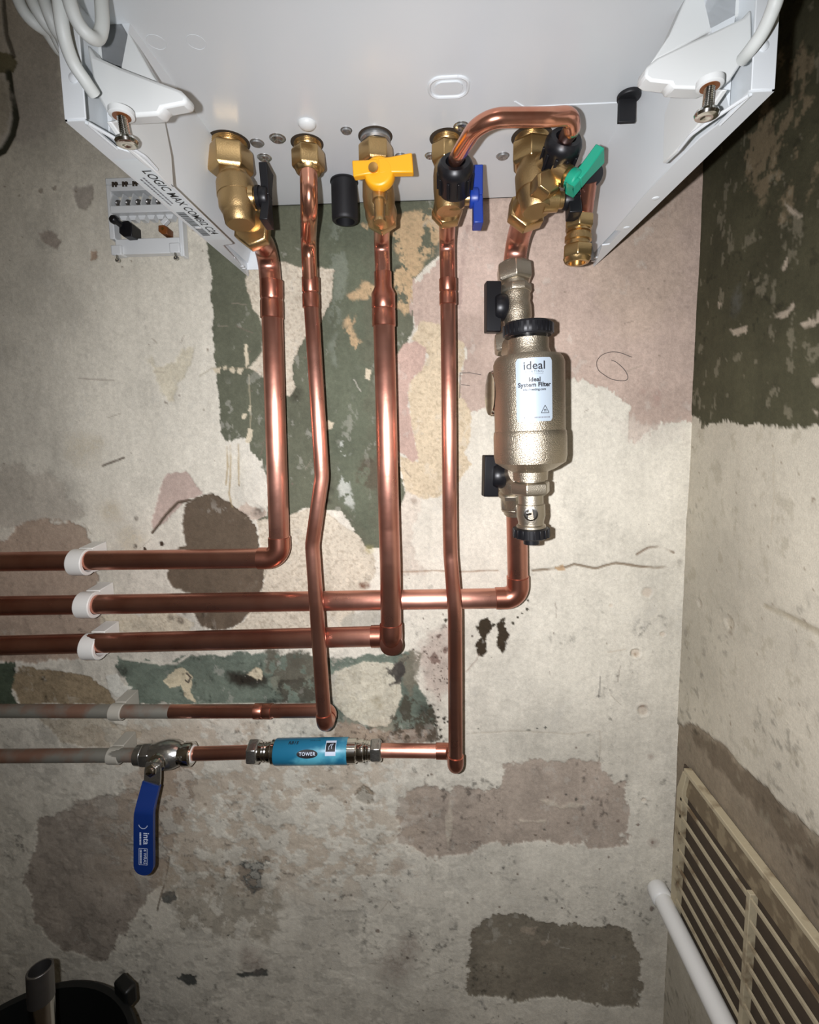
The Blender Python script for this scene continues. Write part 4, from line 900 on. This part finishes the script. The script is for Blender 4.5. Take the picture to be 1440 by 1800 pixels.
# seam
mb = MB(); sd_ = (Vector((CAM.x, CAM.y, T0.z))-T0); sd_ = (sd_-ax*sd_.dot(ax)).normalized(); sr = ax.cross(sd_)
def cyl(x, y, lift=.0002):
    "wraps label coordinates (x across, y up) round the body; y = 0 at the label centre"
    a_ = x/RB; cL = T0+ax*(L*.345-y); return cL + (sd_*math.cos(a_)+right_*math.sin(a_))*(RB+lift)
right_ = sr if sr.x > 0 else -sr
LX = .0048
def lab(x, y): return cyl(x+LX, y, .00055)
mb = MB(); LW, LH = .0160, .0275
N = 24; b_ = 0
outl = []
cols_ = []
for i in range(N+1):
    x = -LW+2*LW*i/N; e_ = 0.
    dd_ = LW-abs(x); rr = .0028
    hh = LH if dd_ >= rr else LH-rr+math.sqrt(max(0, rr*rr-(rr-dd_)**2))
    cols_.append((x, hh))
for x, hh in cols_:
    mb.v.append(cyl(x+LX, hh, .0003)); mb.v.append(cyl(x+LX, -hh, .0003))
for i in range(N): mb.f.append((2*i, 2*i+2, 2*i+3, 2*i+1))
lb = build('filter_label', mb, 'label_silver', body, smooth=60, label='pale silver label with dark print')
for t_, s_, y_, b_, sp in (('ideal', .0098, .0206, .00016, 1.05), ('HEATING', .0029, .0155, .0, 1.35), ('Ideal', .0052, .0088, .00020, 1.05), ('System Filter', .0053, .0043, .00020, 1.02), ('idealheating.com', .0028, .0003, .00010, 1.04)):
    build('lettering', text_mb(t_, s_, lambda x, y, y_=y_: lab(x, y+y_), b_, sp), 'ink_black', lb, smooth=0)
build('underline', flat_mb([rect(-.0075+i*.0025, .0134, -.005+i*.0025, .0137) for i in range(6)], lab), 'ink_grey', lb, smooth=0)
tri = []
def seg_(x0, y0, x1, y1, w):
    dx, dy = x1-x0, y1-y0; l_ = math.hypot(dx, dy); nx, ny = -dy/l_*w/2, dx/l_*w/2; return [(x0+nx, y0+ny), (x1+nx, y1+ny), (x1-nx, y1-ny), (x0-nx, y0-ny)]
tx, ty = .0088, -.0172
for p_ in ((-.0036, -.003, .0036, -.003), (.0036, -.003, 0, .0036), (0, .0036, -.0036, -.003)): tri.append(seg_(tx+p_[0], ty+p_[1], tx+p_[2], ty+p_[3], .0005))
tri += [rect(tx-.0012, ty-.0003, tx+.0012, ty+.0002), rect(tx-.0009, ty-.002, tx-.0004, ty), rect(tx+.0004, ty-.002, tx+.0009, ty)]
build('warning_triangle', flat_mb(tri, lab), 'ink_black', lb, smooth=0)
fine = []; xx = -.0095
while xx < .0130:
    w = rr_.uniform(.0005, .0011)
    if xx > -.001 or rr_.random() < .4: fine.append(rect(xx, -.0246, xx+w, -.0234))
    xx += w+.0004
build('small_print', flat_mb(fine, lab), 'ink_grey', lb, smooth=0)
# magnet port on the left flank
mp = P(866, 692, .092); md = Vector((-1, -.1, 0)).normalized()
mb = MB(); mb.lathe(mp-md*.012, md, [(0, .0225), (.0135, .0222), (.0150, .0208), (.0152, .0180)], 40); mpo = build('side_cap', mb, 'chrome', root, label='round metal side cap')
# drain assembly below
dp = T1+ax*.015
mb = MB(); mb.lathe(dp-ax*.002, ax, [(0, .0150), (.004, .0148), (.0042, .0135), (.006, .0135)], 36); build('drain_collar', mb, 'nickel', root)
mb = MB(); mb.hexn(dp+ax*.0035, ax, .0125, .0190, ph=rad(22)); build('drain_nut', mb, 'nickel', root, bevel=.0006)
mb = MB(); mb.lathe(dp+ax*.015, ax, [(0, .0118), (.010, .0118), (.0105, .0132), (.022, .0135), (.028, .0120), (.030, .0120), (.031, .0138), (.034, .0138)], 36); dr = build('drain_body', mb, 'nickel', root)
sp_ = dp+ax*.033; fr_ = (Vector((CAM.x, CAM.y, sp_.z))-sp_).normalized()
mb = MB(); mb.lathe(sp_+fr_*.0110, fr_, [(0, .0066), (.0030, .0066), (.0032, .0052), (.0022, .0050), (.0022, .0046)], 28); mb.box(sp_+fr_*.0128, .0085, .0014, .0020, RI, fr_, Z3); build('drain_screw', mb, 'chrome', dr)
mb = MB(); mb.lathe(dp+ax*.048, ax, [(0, .0140), (.001, .0162), (.0095, .0162), (.0105, .0150), (.0106, .0075), (.0165, .0075), (.0166, .0062)], 40); dc = build('drain_cap', mb, 'plastic_black', root, label='ribbed black drain cap')
mb = MB()
for i in range(18):
    an = i*2*math.pi/18; dv = u_*math.cos(an)+v_*math.sin(an); mb.box(dp+ax*.0532+dv*.0165, .0022, .0026, .0085, dv, ax.cross(dv), ax)
build('grip_rib', mb, 'plastic_black', dc, bevel=.0003)

# filter valves
def filter_valve(top, label):
    root = thing('filter_valve', P(906, 540, .055) if top else P(905, 860, .055), label, 'valve', 'nickel valves of the filter')
    if top:
        a, b = P(903, 466, .050), P(911, 590, .062); ax = (b-a).normalized(); L = (b-a).length
        mb = MB(); mb.hexn(a, ax, .0190, .0188, ph=rad(3)); mb.lathe(a-ax*.001, ax, [(0, .0145), (.003, .0160)], 32); build('compression_nut', mb, 'nickel', root, bevel=.0007)
        mb = MB(); mb.lathe(a, ax, [(.018, .0128), (.023, .0128), (.0335, .0120)], 32); mb.hexn(a+ax*.0225, ax, .0095, .0165, ph=rad(20), n=8); build('hex_flats', mb, 'nickel', root, bevel=.0004)
        mb = MB(); mb.lathe(a, ax, [(.0315, .0145), (.036, .0148), (.040, .0138), (.045, .0150), (.055, .0148), (.060, .0135), (.062, .0138), (.068, .0118), (.078, .0116), (L, .0116)], 36); build('body', mb, 'nickel_body', root)
        n0 = P(896, 588, .062); mb = MB(); mb.hexn(n0, Vector((.05, -.15, -1)), .0190, .0180, ph=rad(4)); build('inlet_nut', mb, 'nickel', root, bevel=.0006)
        t0 = n0+Vector((.001, -.004, -.024)); mb = MB(); mb.lathe(t0+Vector((0, .004, .012)), Vector((.12, -1, -.2)), [(0, .0125), (.034, .0125)], 28); build('inlet_arm', mb, 'nickel_body', root)
        hc = P(898, 541, .058); hx = Vector((-1, -.12, 0)).normalized(); up = Vector((-.03, 0, 1))
    else:
        a, b = P(897, 832, .062), P(906, 905, .044); ax = (b-a).normalized(); L = (b-a).length
        mb = MB(); mb.lathe(a-ax*.004, ax, [(0, .0135), (.020, .0140), (.024, .0125), (L, .0122)], 32); build('body', mb, 'nickel_body', root)
        mb = MB(); mb.hexn(a+ax*.020, ax, .0075, .0150, n=8); build('hex_flats', mb, 'nickel', root, bevel=.0004)
        n0 = P(906, 868, .045); mb = MB(); mb.hexn(n0, Vector((.02, .02, -1)), .0180, .0178, ph=rad(6)); mb.lathe(n0+Vector((0, 0, -.017)), DN, [(0, .0155), (.003, .0140)], 30); build('compression_nut', mb, 'nickel', root, bevel=.0006)
        mb = MB(); mb.lathe(a+Vector((0, .004, -.002)), Vector((.15, -1, .2)), [(0, .0120), (.032, .0120)], 28); build('outlet_arm', mb, 'nickel_body', root)
        hc = P(893, 836, .066); hx = Vector((-1, -.14, .02)).normalized(); up = Vector((-.02, .0, 1))
    mb = MB(); mb.lathe(hc, hx, [(-.006, .0085), (.004, .0080), (.0045, .0062), (.009, .0062)], 26); build('stem', mb, 'chrome', root)
    mb = MB(); mb.lathe(hc+hx*.0055, hx, [(0, .0128), (.002, .0135), (.0085, .0135), (.0120, .0115), (.0125, .0095)], 32)
    up = (up-hx*up.dot(hx)).normalized(); w = hx.cross(up)
    ho = build('hub', mb, 'plastic_black', root)
    mb = MB(); c_ = hc+hx*.0200
    poly = [(-.0235, -.0055), (.0235, -.0055), (.0235, .0055), (-.0235, .0055)]
    mb.prism([c_-hx*.0085+up*(x_)+w*(y_) for x_, y_ in rrect(-.0250 if top else -.0215, -.0062, .0250 if top else .0215, .0062, .0016, 3)], hx*.0150)
    lv = build('lever', mb, 'plastic_black', root, bevel=.0008, label='black paddle lever')
    return root
filter_valve(True, 'silver ball valve with black paddle lever above the filter')
filter_valve(False, 'silver ball valve with black paddle lever below the filter')

# ------------------------------------------------------------------ pipe clips
def clip(px_, py_, out, r, label, half=.0095, old=False):
    c = P(px_, py_, out); root = thing('pipe_clip', Vector((c.x, 0, c.z)), label, 'pipe clip', 'white pipe clips on the left')
    m = 'clip_grey' if old else 'clip_white'
    mb = MB(); n = 32; ri, ro = r+.0002, r+(.0018 if old else .0042)
    for i, (x_, r_) in enumerate(((-half, ri), (-half, ro-.0008), (-half+.001, ro), (half-.001, ro), (half, ro-.0008), (half, ri))):
        mb.ring(c+RI*x_, Y3, Z3, r_, n)
    for k in range(6):
        a_, b_ = k*n, ((k+1) % 6)*n
        for i in range(n):
            j = (i+1) % n; mb.f.append((a_+i, a_+j, b_+j, b_+i))
    build('ring', mb, m, root, smooth=35)
    mb = MB(); mb.prism([Vector((c.x-half*.9, c.y+r*.75, c.z-ro*.95)), Vector((c.x-half*.9, c.y+r*.75, c.z+ro*.95)), Vector((c.x-half*.9, -.0008, c.z+ro*1.08)), Vector((c.x-half*.9, -.0008, c.z-ro*1.08))], (half*1.8, 0, 0))
    build('base', mb, m if old else 'clip_white', root, bevel=.0008)
    return root
clip(143, 988, .0345, R22, 'white pipe clip on the top horizontal copper run')
clip(156, 1063, .0345, R22, 'white pipe clip on the second horizontal copper run')
clip(165, 1136, .0362, R22, 'white pipe clip on the third horizontal copper run')
clip(207, 1251, .0325, R15, 'thin grubby clip on the weathered fourth pipe run', .0078, True)
clip(203, 1328, .0325, R15, 'half-buried pale clip left of the lever valve', .0078, True)

# ------------------------------------------------------------------ lower cold run: inhibitor, lever valve, old pipe
ax_l = (P(435, 1322, .034)-P(668, 1319, .034)).normalized()
root = thing('scale_inhibitor', P(548, 1321, .034), 'chrome in-line scale inhibitor in a light blue printed sleeve', 'scale inhibitor')
a = P(667, 1319, .034)
def al(px_): return P(px_, 1319+(667-px_)*.012, .034)
def seg(name, p0, p1, prof, m, n=36, **kw):
    p0, p1 = Vector(p0), Vector(p1); L_ = (p1-p0).length; mb = MB(); mb.lathe(p0, p1-p0, [(t*L_, r_) for t, r_ in prof], n); return build(name, mb, m, root, **kw)
mb = MB(); L_ = (al(652)-al(671)).length; mb.hexn(al(671), ax_l, L_, .0138, ph=rad(10)); build('end_nut', mb, 'chrome_dull', root, bevel=.0006)
mb = MB(); L_ = (al(438)-al(456)).length; mb.hexn(al(456), ax_l, L_, .0150, ph=rad(10)); build('end_nut', mb, 'chrome_dull', root, bevel=.0006)
seg('thread', al(653), al(612), [(0, .0108), (.1, .0108), (.12, .0114), (.2, .0108), (.22, .0120), (.3, .0112), (.34, .0126), (.5, .0128), (.6, .0118), (.66, .0138), (1, .0140)], 'chrome')
seg('thread', al(486), al(455), [(0, .0140), (.2, .0140), (.28, .0120), (.45, .0118), (.5, .0108), (.58, .0114), (.66, .0107), (.74, .0114), (.82, .0107), (1, .0108)], 'chrome')
s0_, s1_ = al(612), al(485); Ls = (s1_-s0_).length; RS = .0148
slv = seg('sleeve', s0_, s1_, [(0, RS*.96), (.01, RS), (.99, RS), (1, RS*.96)], 'label_cyan', 48)
ctr_ = (s0_+s1_)/2; axx = -ax_l; fdir = (CAM-ctr_); fdir = (fdir-axx*fdir.dot(axx)).normalized(); udir = fdir.cross(axx)
udir = udir if udir.z > 0 else -udir
def slf(x, y, lift=.0002):
    a_ = y/RS; return ctr_+axx*x+(fdir*math.cos(a_)+udir*math.sin(a_))*(RS+lift)
def disc(x0, y0, rx, ry, fn, n=28):
    mb = MB(); mb.v = [Vector(fn(x0, y0))] + [Vector(fn(x0+rx*math.cos(2*math.pi*i/n), y0+ry*math.sin(2*math.pi*i/n))) for i in range(n)]
    mb.f = [(0, 1+i, 1+(i+1) % n) for i in range(n)]; return mb
fl_ = [slf]
em = build('emblem', disc(-.002, -.0030, .0126, .0048, lambda x, y: slf(x, y, .00030)), 'ink_black', slv, smooth=0, label='black oval emblem with white lettering')
build('lettering', text_mb('TOWER', .0050, lambda x, y: slf(x-.002, y-.0030, .00050), .00012, 1.15), 'ink_white', em, smooth=0)
build('lettering', text_mb('BB15', .0050, lambda x, y: slf(x-.022-.2*-y, y+.0095, .0003), .00016, 1.1), 'ink_black', slv, smooth=0) if 0 else build('lettering', text_mb('RB15', .0052, lambda x, y: slf(x-.020+.2*y, y+.0092, .0003), .00016, 1.1), 'ink_black', slv, smooth=0)
build('lettering', text_mb('(code: 8.40)', .0026, lambda x, y: slf(x+.006, y+.0122, .0003), .0, 1.), 'ink_black', slv, smooth=0)
lx = .0255
pn = build('logo_panel', flat_mb([rect(lx-.0062, -.0052+.0013*i, lx+.0062, -.0052+.0013*(i+1)) for i in range(0, 13)], lambda x, y: slf(x, y, .00028)), 'ink_white', slv, smooth=0)
build('logo_block', flat_mb([rect(lx-.0056, -.0008+.0016*i, lx+.0056, .0008+.0016*i) for i in range(0, 6)], lambda x, y: slf(x, y, .0004)), 'ink_black', pn, smooth=0)
mbq = MB(); mbq.tube([slf(lx-.002, .0012, .0006), slf(lx-.002, .0040, .0006), slf(lx, .0066, .0006), slf(lx+.003, .0072, .0006), slf(lx+.001, .0050, .0006), slf(lx+.0012, .002, .0006)], .0004, 6); build('logo_swirl', mbq, 'ink_white', pn)
build('lettering', text_mb('Misc', .0030, lambda x, y: slf(x+lx, y-.0034, .0004), .00008), 'ink_black', pn, smooth=0) if 0 else None
# pipe between inhibitor and valve, and the old pipe further left
root = thing('copper_pipe', P(390, 1324, .034), 'short copper pipe between the lever valve and the blue inhibitor', 'pipe', 'copper pipe runs')
straight('pipe', al(450), P(330, 1325, .034), R15, root)
root = thing('copper_pipe', P(100, 1329, .033), 'grey weathered pipe left of the lever valve, lowest of the runs', 'pipe', 'copper pipe runs')
straight('weathered_pipe', P(250, 1327, .034), P(-140, 1330, .032), R15, root, 'copper_old')
# lever valve
root = thing('lever_valve', P(285, 1326, .036), 'chrome ball valve with long blue lever hanging down', 'valve')
va, vb = P(340, 1325, .0345), P(238, 1327, .0345); vx = (vb-va).normalized(); L_ = (vb-va).length
mb = MB(); mb.lathe(va, vx, [(0, .0118), (.0015, .0135), (.010, .0140), (.012, .0128), (.016, .0126)], 36); build('end_collar', mb, 'chrome', root)
mb = MB(); mb.lathe(va+vx*.0145, vx, [(0, .0120), (.004, .0142), (.010, .0165), (.018, .0172), (.026, .0160), (.032, .0140), (.038, .0128)], 40); build('body', mb, 'chrome_dull', root)
mb = MB(); mb.hexn(va+vx*(L_-.024), vx, .014, .0142); mb.lathe(va+vx*(L_-.011), vx, [(0, .0125), (.009, .0120), (.010, .0100)], 32); build('end_nut', mb, 'chrome_dull', root, bevel=.0008)
mb = MB(); mb.lathe(va+vx*(-.0006), vx, [(0, .0095), (.0025, .0112)], 30); build('sealing_tape', mb, 'clip_white', root)
hc = P(267, 1352, .062); st0 = P(285, 1332, .040)
mb = MB(); mb.lathe(st0, (hc-st0), [(0, .0115), (.012, .0105), (.013, .0080), ((hc-st0).length+.001, .0075)], 28); build('stem', mb, 'chrome', root)
# bent flat bar
path = [P(270, 1340, .0610), P(269, 1352, .0630), P(268, 1372, .0660), P(265, 1384, .0685), P(256, 1420, .0830), P(254, 1440, .0855), P(254, 1500, .0870), P(254, 1520, .0875)]
wid = [.0085, .0095, .0098, .0098, .0100, .0104, .0106, .0106]
def bar(pts, ws, th, name, m, parent, tip=False, bev=.0010):
    mb = MB(); n = len(pts); pts = [Vector(p) for p in pts]
    for i in range(n):
        t = (pts[min(n-1, i+1)]-pts[max(0, i-1)]).normalized(); nn = RI.cross(t).normalized(); nn = nn if nn.y < 0 else -nn; xx_ = t.cross(nn).normalized(); xx_ = xx_ if xx_.x > 0 else -xx_
        for sx_, sn in ((-1, -1), (1, -1), (1, 1), (-1, 1)): mb.v.append(pts[i]+xx_*(sx_*ws[i])+nn*(sn*th/2))
    for i in range(n-1):
        for k in range(4):
            j = (k+1) % 4; mb.f.append((4*i+k, 4*i+j, 4*i+4+j, 4*i+4+k))
    mb.f.append((0, 1, 2, 3)); mb.f.append((4*n-4, 4*n-3, 4*n-2, 4*n-1))
    return build(name, mb, m, parent, bevel=bev, smooth=40)
spn = smooth_path(path, 5); spw = [float(np.interp(i/(len(spn)-1)*7, range(8), wid)) for i in range(len(spn))]
k0 = int(len(spn)*.34)
lvb = bar(spn[:k0+4], spw[:k0+4], .0022, 'lever_bar', 'chrome_dull', root)
gp = spn[k0:]; gw = [w_+.0007 for w_ in spw[k0:]]
dl_ = (gp[-1]-gp[-2]).normalized()
for k in range(1, 6): gp.append(path[-1]+dl_*(.0108*math.sin(k/5*math.pi/2))); gw.append(max(.0015, .0113*math.cos(k/5*math.pi/2*.97)))
grip = bar(gp, gw, .0046, 'lever_grip', 'vinyl_blue', root, False, .0014); grip['label'] = 'blue vinyl-dipped grip with white print'
mb = MB(); fa = (path[2]-path[0]).normalized(); nn = RI.cross(fa); nn = nn if nn.y < 0 else -nn
mb.hexn(path[1]+nn*.001, nn, .0045, .0072); mb.lathe(path[1]+nn*.005, nn, [(0, .0042), (.002, .0040), (.0025, .0030)], 20); build('lever_nut', mb, 'chrome', lvb, bevel=.0005)
ga, gb = path[5], path[7]; gt = (gb-ga).normalized(); gn = RI.cross(gt); gn = gn if gn.y < 0 else -gn; gx = gt.cross(gn); gx = gx if gx.x > 0 else -gx
# print runs down the grip, letters turned to the right
def gf(x, y): return ga+gt*x+gx*y+gn*.0029
build('lettering', text_mb('inta', .0098, lambda x, y: gf(x+.0205, y+.0036), .00010, 1.0), 'ink_white', grip, smooth=0)
build('lettering', text_mb('INT0000', .0034, lambda x, y: gf(x+.0205, y-.0028), .0, 1.0), 'ink_white', grip, smooth=0) if 0 else None
fine = []; xx = .0135
while xx < .0285:
    w = rr_.uniform(.0008, .0018); fine.append(rect(xx, -.0040, xx+w, -.0020)); xx += w+.0005
build('small_print', flat_mb(fine, gf), 'ink_white', grip, smooth=0)
bx0, bx1 = .0325, .0520
box_ = [seg_(bx0, -.0045, bx1, -.0045, .0005), seg_(bx0, .0050, bx1, .0050, .0005), seg_(bx0, -.0045, bx0, .0050, .0005), seg_(bx1, -.0045, bx1, .0050, .0005)]
build('print_box', flat_mb(box_, gf), 'ink_white', grip, smooth=0)
build('lettering', text_mb('4 WRAS', .0050, lambda x, y: gf(x+.0422, y+.0022), .00003, 1.0), 'ink_white', grip, smooth=0)
fine = []; xx = .0340
while xx < .0505:
    w = rr_.uniform(.0006, .0015); fine.append(rect(xx, -.0034, xx+w, -.0014)); xx += w+.0004
build('small_print', flat_mb(fine, gf), 'ink_white', grip, smooth=0)
arc = [(.0036+.0052*math.cos(a_), .0002+.0050*math.sin(a_)) for a_ in [rad(-80+i*12) for i in range(14)]]
build('arrow_arc', flat_mb([seg_(*arc[i], *arc[i+1], .0007) for i in range(13)], gf), 'ink_white', grip, smooth=0)

# ------------------------------------------------------------------ electrical wall plate left of the boiler
o0 = P(197, 452, .0); o1 = P(322, 447, .0)
wx0, wx1 = P(193, 400, .012).x, P(321, 400, .012).x; wz0, wz1 = P(250, 452, .012).z, P(250, 312, .012).z
root = thing('wiring_plate', Vector(((wx0+wx1)/2, 0, wz0)), 'open white plastic wiring back plate screwed to the wall beside the boiler', 'wiring plate')
fw_ = .007
mb = MB()
for a_, b_, c_, d_ in ((wx0, wx1, wz1-fw_, wz1), (wx0, wx0+fw_, wz0+.016, wz1-fw_), (wx1-fw_, wx1, wz0, wz1-fw_), (wx0+fw_, wx1-fw_, wz0+.004, wz0+.022)):
    mb.bb(a_, b_, -.014, -.001, c_, d_)
    frame_m = mb
b4 = []
for nm, (a_, b_, c_, d_, dp_) in (('top_rail', (wx0, wx1, wz1-fw_, wz1, .014)), ('left_rail', (wx0, wx0+.006, wz0+.020, wz1-fw_, .014)), ('right_rail', (wx1-.005, wx1, wz0, wz1-fw_, .012)), ('bottom_rail', (wx0+.004, wx1-.005, wz0+.004, wz0+.021, .011))):
    mb = MB(); mb.bb(a_, b_, -dp_, -.001, c_, d_); build(nm, mb, 'plastic_pale', root, bevel=.001)
# terminal strip
tz = P(250, 333, .02).z; tz0 = P(250, 358, .02).z
mb = MB(); mb.bb(wx0+.006, wx1-.006, -.018, -.001, tz0-.008, tz0); tb = build('terminal_block', mb, 'plastic_pale', root, bevel=.0008)
mb = MB(); mb.bb(wx0+.006, wx1-.006, -.016, -.001, P(250, 334, .016).z, P(250, 330, .016).z+.004); build('terminal_shelf', mb, 'plastic_pale', tb, bevel=.0006)
pitch = (wx1-wx0-.014)/6
for i in range(7):
    x_ = wx0+.006+i*pitch
    mb = MB(); mb.prism([Vector((x_, -.001, tz0)), Vector((x_, -.019, tz0)), Vector((x_, -.012, tz)), Vector((x_, -.001, tz))], (.0014, 0, 0)); build('divider', mb, 'plastic_pale', tb)
    if i < 6:
        cc_ = Vector((x_+pitch*.5, -.011, (tz+tz0)/2-.002))
        mb = MB(); mb.lathe(cc_, Vector((0, -1, -.3)), [(-.006, .0034), (.001, .0034), (.0014, .0026), (.0006, .0012)], 16); build('terminal_screw', mb, 'steel_dark', tb)
        for k in (-1, 1):
            mb = MB(); mb.bb(x_+pitch*.5-.0011+k*.0017, x_+pitch*.5+.0011+k*.0017, -.0165, -.014, P(250, 327, .016).z, P(250, 318, .016).z); build('terminal_slot', mb, 'dark_void', tb)
# zig-zag rim under the terminals
for i in range(6):
    x_ = wx0+.011+i*(wx1-wx0-.02)/6
    mb = MB(); mb.prism([Vector((x_, -.010, tz0-.008)), Vector((x_+.009, -.010, tz0-.008)), Vector((x_+.007, -.010, tz0-.0125)), Vector((x_+.002, -.010, tz0-.0125))], (0, .009, 0)); build('rim_tooth', mb, 'plastic_pale', tb)
mb = MB(); mb.prism([P(x_, y_, .022) for x_, y_ in ((209, 390), (224, 387), (231, 393), (232, 415), (217, 416), (209, 409))], (0, .018, 0)); ck = build('cable_clamp', mb, 'plastic_black', root, bevel=.0008, label='black cable clamp')
mb = MB(); mb.lathe(P(212, 395, .024), P(200, 386, .032)-P(212, 395, .024), [(0, .0032), (.006, .0030), (.0065, .0044), (.010, .0046), (.0115, .0035)], 20); build('clamp_knob', mb, 'plastic_black', ck)
mb = MB(); mb.prism([P(x_, y_, .016) for x_, y_ in ((278, 396), (288, 395), (294, 399), (294, 411), (284, 411), (278, 406))], (0, .013, 0)); bk = build('spacer', mb, 'brown_plastic_and_shade', root, bevel=.0006, label='small brown clamp')
mb = MB(); mb.lathe(P(286, 402, .016), FR, [(0, .0018), (.0006, .0016)], 14); build('spacer_pin', mb, 'tube_brass', bk)
mb = MB(); mb.box(P(291, 390, .014), .0085, .006, .005, Vector((.75, 0, .66)), Y3, Vector((-.66, 0, .75))); build('cord_grip', mb, 'plastic_pale', root, bevel=.0006)
for x_, y_ in ((201, 440), (304, 436)):
    p_ = P(x_, y_, .016); mb = MB(); mb.box(p_+Vector((.001, .007, .001)), .012, .012, .011); lg = build('fixing_lug', mb, 'plastic_pale', root, bevel=.0012)
    mb = MB(); mb.lathe(p_+Vector((.001, .003, -.003)), Vector((.12, -.15, -1)), [(0, .0013), (.006, .0013), (.0065, .0026), (.0085, .0027), (.0095, .0015)], 16); build('fixing_screw', mb, 'chrome_dull', lg)

# ------------------------------------------------------------------ vent grille on the right wall
vy0, vy1 = -.0195, -.265; vz1 = .5005; vz0 = .270
root = thing('vent_grille', (XR-.004, (vy0+vy1)/2, vz0), 'dirty beige louvred vent grille set in the right wall', 'vent')
xf = XR-.0100
mb = MB(); mb.bb(XR-.0030, XR-.0012, vy1+.004, vy0-.004, vz0+.004, vz1-.004); build('backing', mb, 'vent_gap', root)
mb = MB(); mb.bb(xf, XR-.001, vy1, vy0-.016, vz1-.0055, vz1); build('frame_bar', mb, 'vent_beige', root, bevel=.0008)
mb = MB(); mb.bb(xf, XR-.001, vy1, vy0, vz0, vz0+.008); build('frame_bar', mb, 'vent_beige', root, bevel=.0008)
mb = MB(); mb.prism([Vector((xf, vy0, vz0+.008)), Vector((xf, vy0-.012, vz0+.008)), Vector((xf, vy0-.016, vz1-.030)), Vector((xf, vy0-.022, vz1-.0055)), Vector((xf, vy0-.014, vz1-.0055)), Vector((xf, vy0-.004, vz1-.034))], (.009, 0, 0)); build('frame_bar', mb, 'vent_beige', root, bevel=.0006)
mb = MB(); mb.bb(xf, XR-.001, vy1, vy1+.012, vz0+.008, vz1-.0055); build('frame_bar', mb, 'vent_beige', root, bevel=.0008)
mb = MB(); mb.bb(xf+.0045, XR-.001, vy1+.012, vy0-.016, vz1-.036, vz1-.0055); build('top_band', mb, 'vent_dirt', root)
ym = -.1515
mb = MB(); mb.bb(xf-.0004, XR-.001, ym-.0026, ym+.0026, vz0+.008, vz1-.036); build('mullion', mb, 'vent_beige', root, bevel=.0005)
nsl = 8
for i in range(nsl):
    z_ = vz1-.0400-i*.0223
    for ya, yb in ((vy0-.012, ym+.0026), (ym-.0026, vy1+.012)):
        mb = MB(); mb.prism([Vector((xf, ya, z_)), Vector((xf, ya, z_-.0036)), Vector((xf+.0022, ya, z_-.0036)), Vector((xf+.0022, ya, z_))], (0, yb-ya, 0)); build('slat', mb, 'vent_beige', root)
# cement collar around the vent
mb = MB(); mb.lathe(PX(1213, 1357, XR-.003), Vector((-1, 0, 0)), [(0, .0036), (.0022, .0034), (.0026, .0018)], 16); build('plug_hole', mb, 'dark_void', root)

# ------------------------------------------------------------------ white plastic pipe along the right wall
pa = P(1163, 1561, .004); pb = PX(1300, 1850, XR-.016)
pa = Vector((XR-.0185, -.0035, pa.z)); pb = Vector((XR-.0185, -.62, pa.z-.006))
root = thing('waste_pipe', pa, 'white plastic pipe running along the right wall below the vent', 'pipe')
mb = MB(); mb.tube([pa+Vector((0, -.012, 0)), pb], .0108, 28); build('pipe', mb, 'pvc_white', root)
mb = MB(); mb.lathe(pa, Vector((0, -1, 0)), [(0, .0118), (.002, .0128), (.016, .0128), (.018, .0112)], 28); build('end_socket', mb, 'pvc_white', root)

# ------------------------------------------------------------------ bucket and loose tube on the floor
bc = Vector((-.430, -.1946, 0)); br = .1276; bh = .236
root = thing('bucket', bc, 'black plastic bucket on the floor at bottom left', 'bucket')
mb = MB(); mb.lathe(bc, Z3, [(0.0005, br*.78), (.002, br*.80), (bh-.02, br*.965), (bh-.018, br*1.0), (bh-.002, br*1.01), (bh, br*.99), (bh-.001, br*.945), (bh-.02, br*.93), (.006, br*.76), (.005, .002)], 64, cap=(True, False)); build('body', mb, 'bucket_black', root)
for an in (62, 242):
    d_ = Vector((math.cos(rad(an)), math.sin(rad(an)), 0)); mb = MB(); mb.box(bc+d_*(br*1.03)+Vector((0, 0, bh+.002)), .014, .026, .024, d_, Z3.cross(d_), Z3); build('handle_lug', mb, 'bucket_black', root, bevel=.003)
t1 = P(70, 1702, .150); t0 = Vector((-.372, -.205, .008))
root = thing('metal_tube', t0, 'loose shiny metal tube standing in the black bucket', 'tube')
ax = (t1-t0).normalized(); L_ = (t1-t0).length
def tubeshell(name, l0, l1, r, m, open_end=False):
    mb = MB(); prof = [(l0, r*.9), (l0+.0005, r), (l1-.0005, r), (l1, r*.96)] + ([(l1, r*.84), (l1-.06, r*.82)] if open_end else [])
    mb.lathe(t0, ax, prof, 32); return build(name, mb, m, root)
tubeshell('shank', 0, L_-.098, .0108, 'tube_brass')
tubeshell('sleeve', L_-.100, L_-.030, .0112, 'chrome')
tubeshell('dark_end', L_-.031, L_, .0116, 'steel_dark', True)
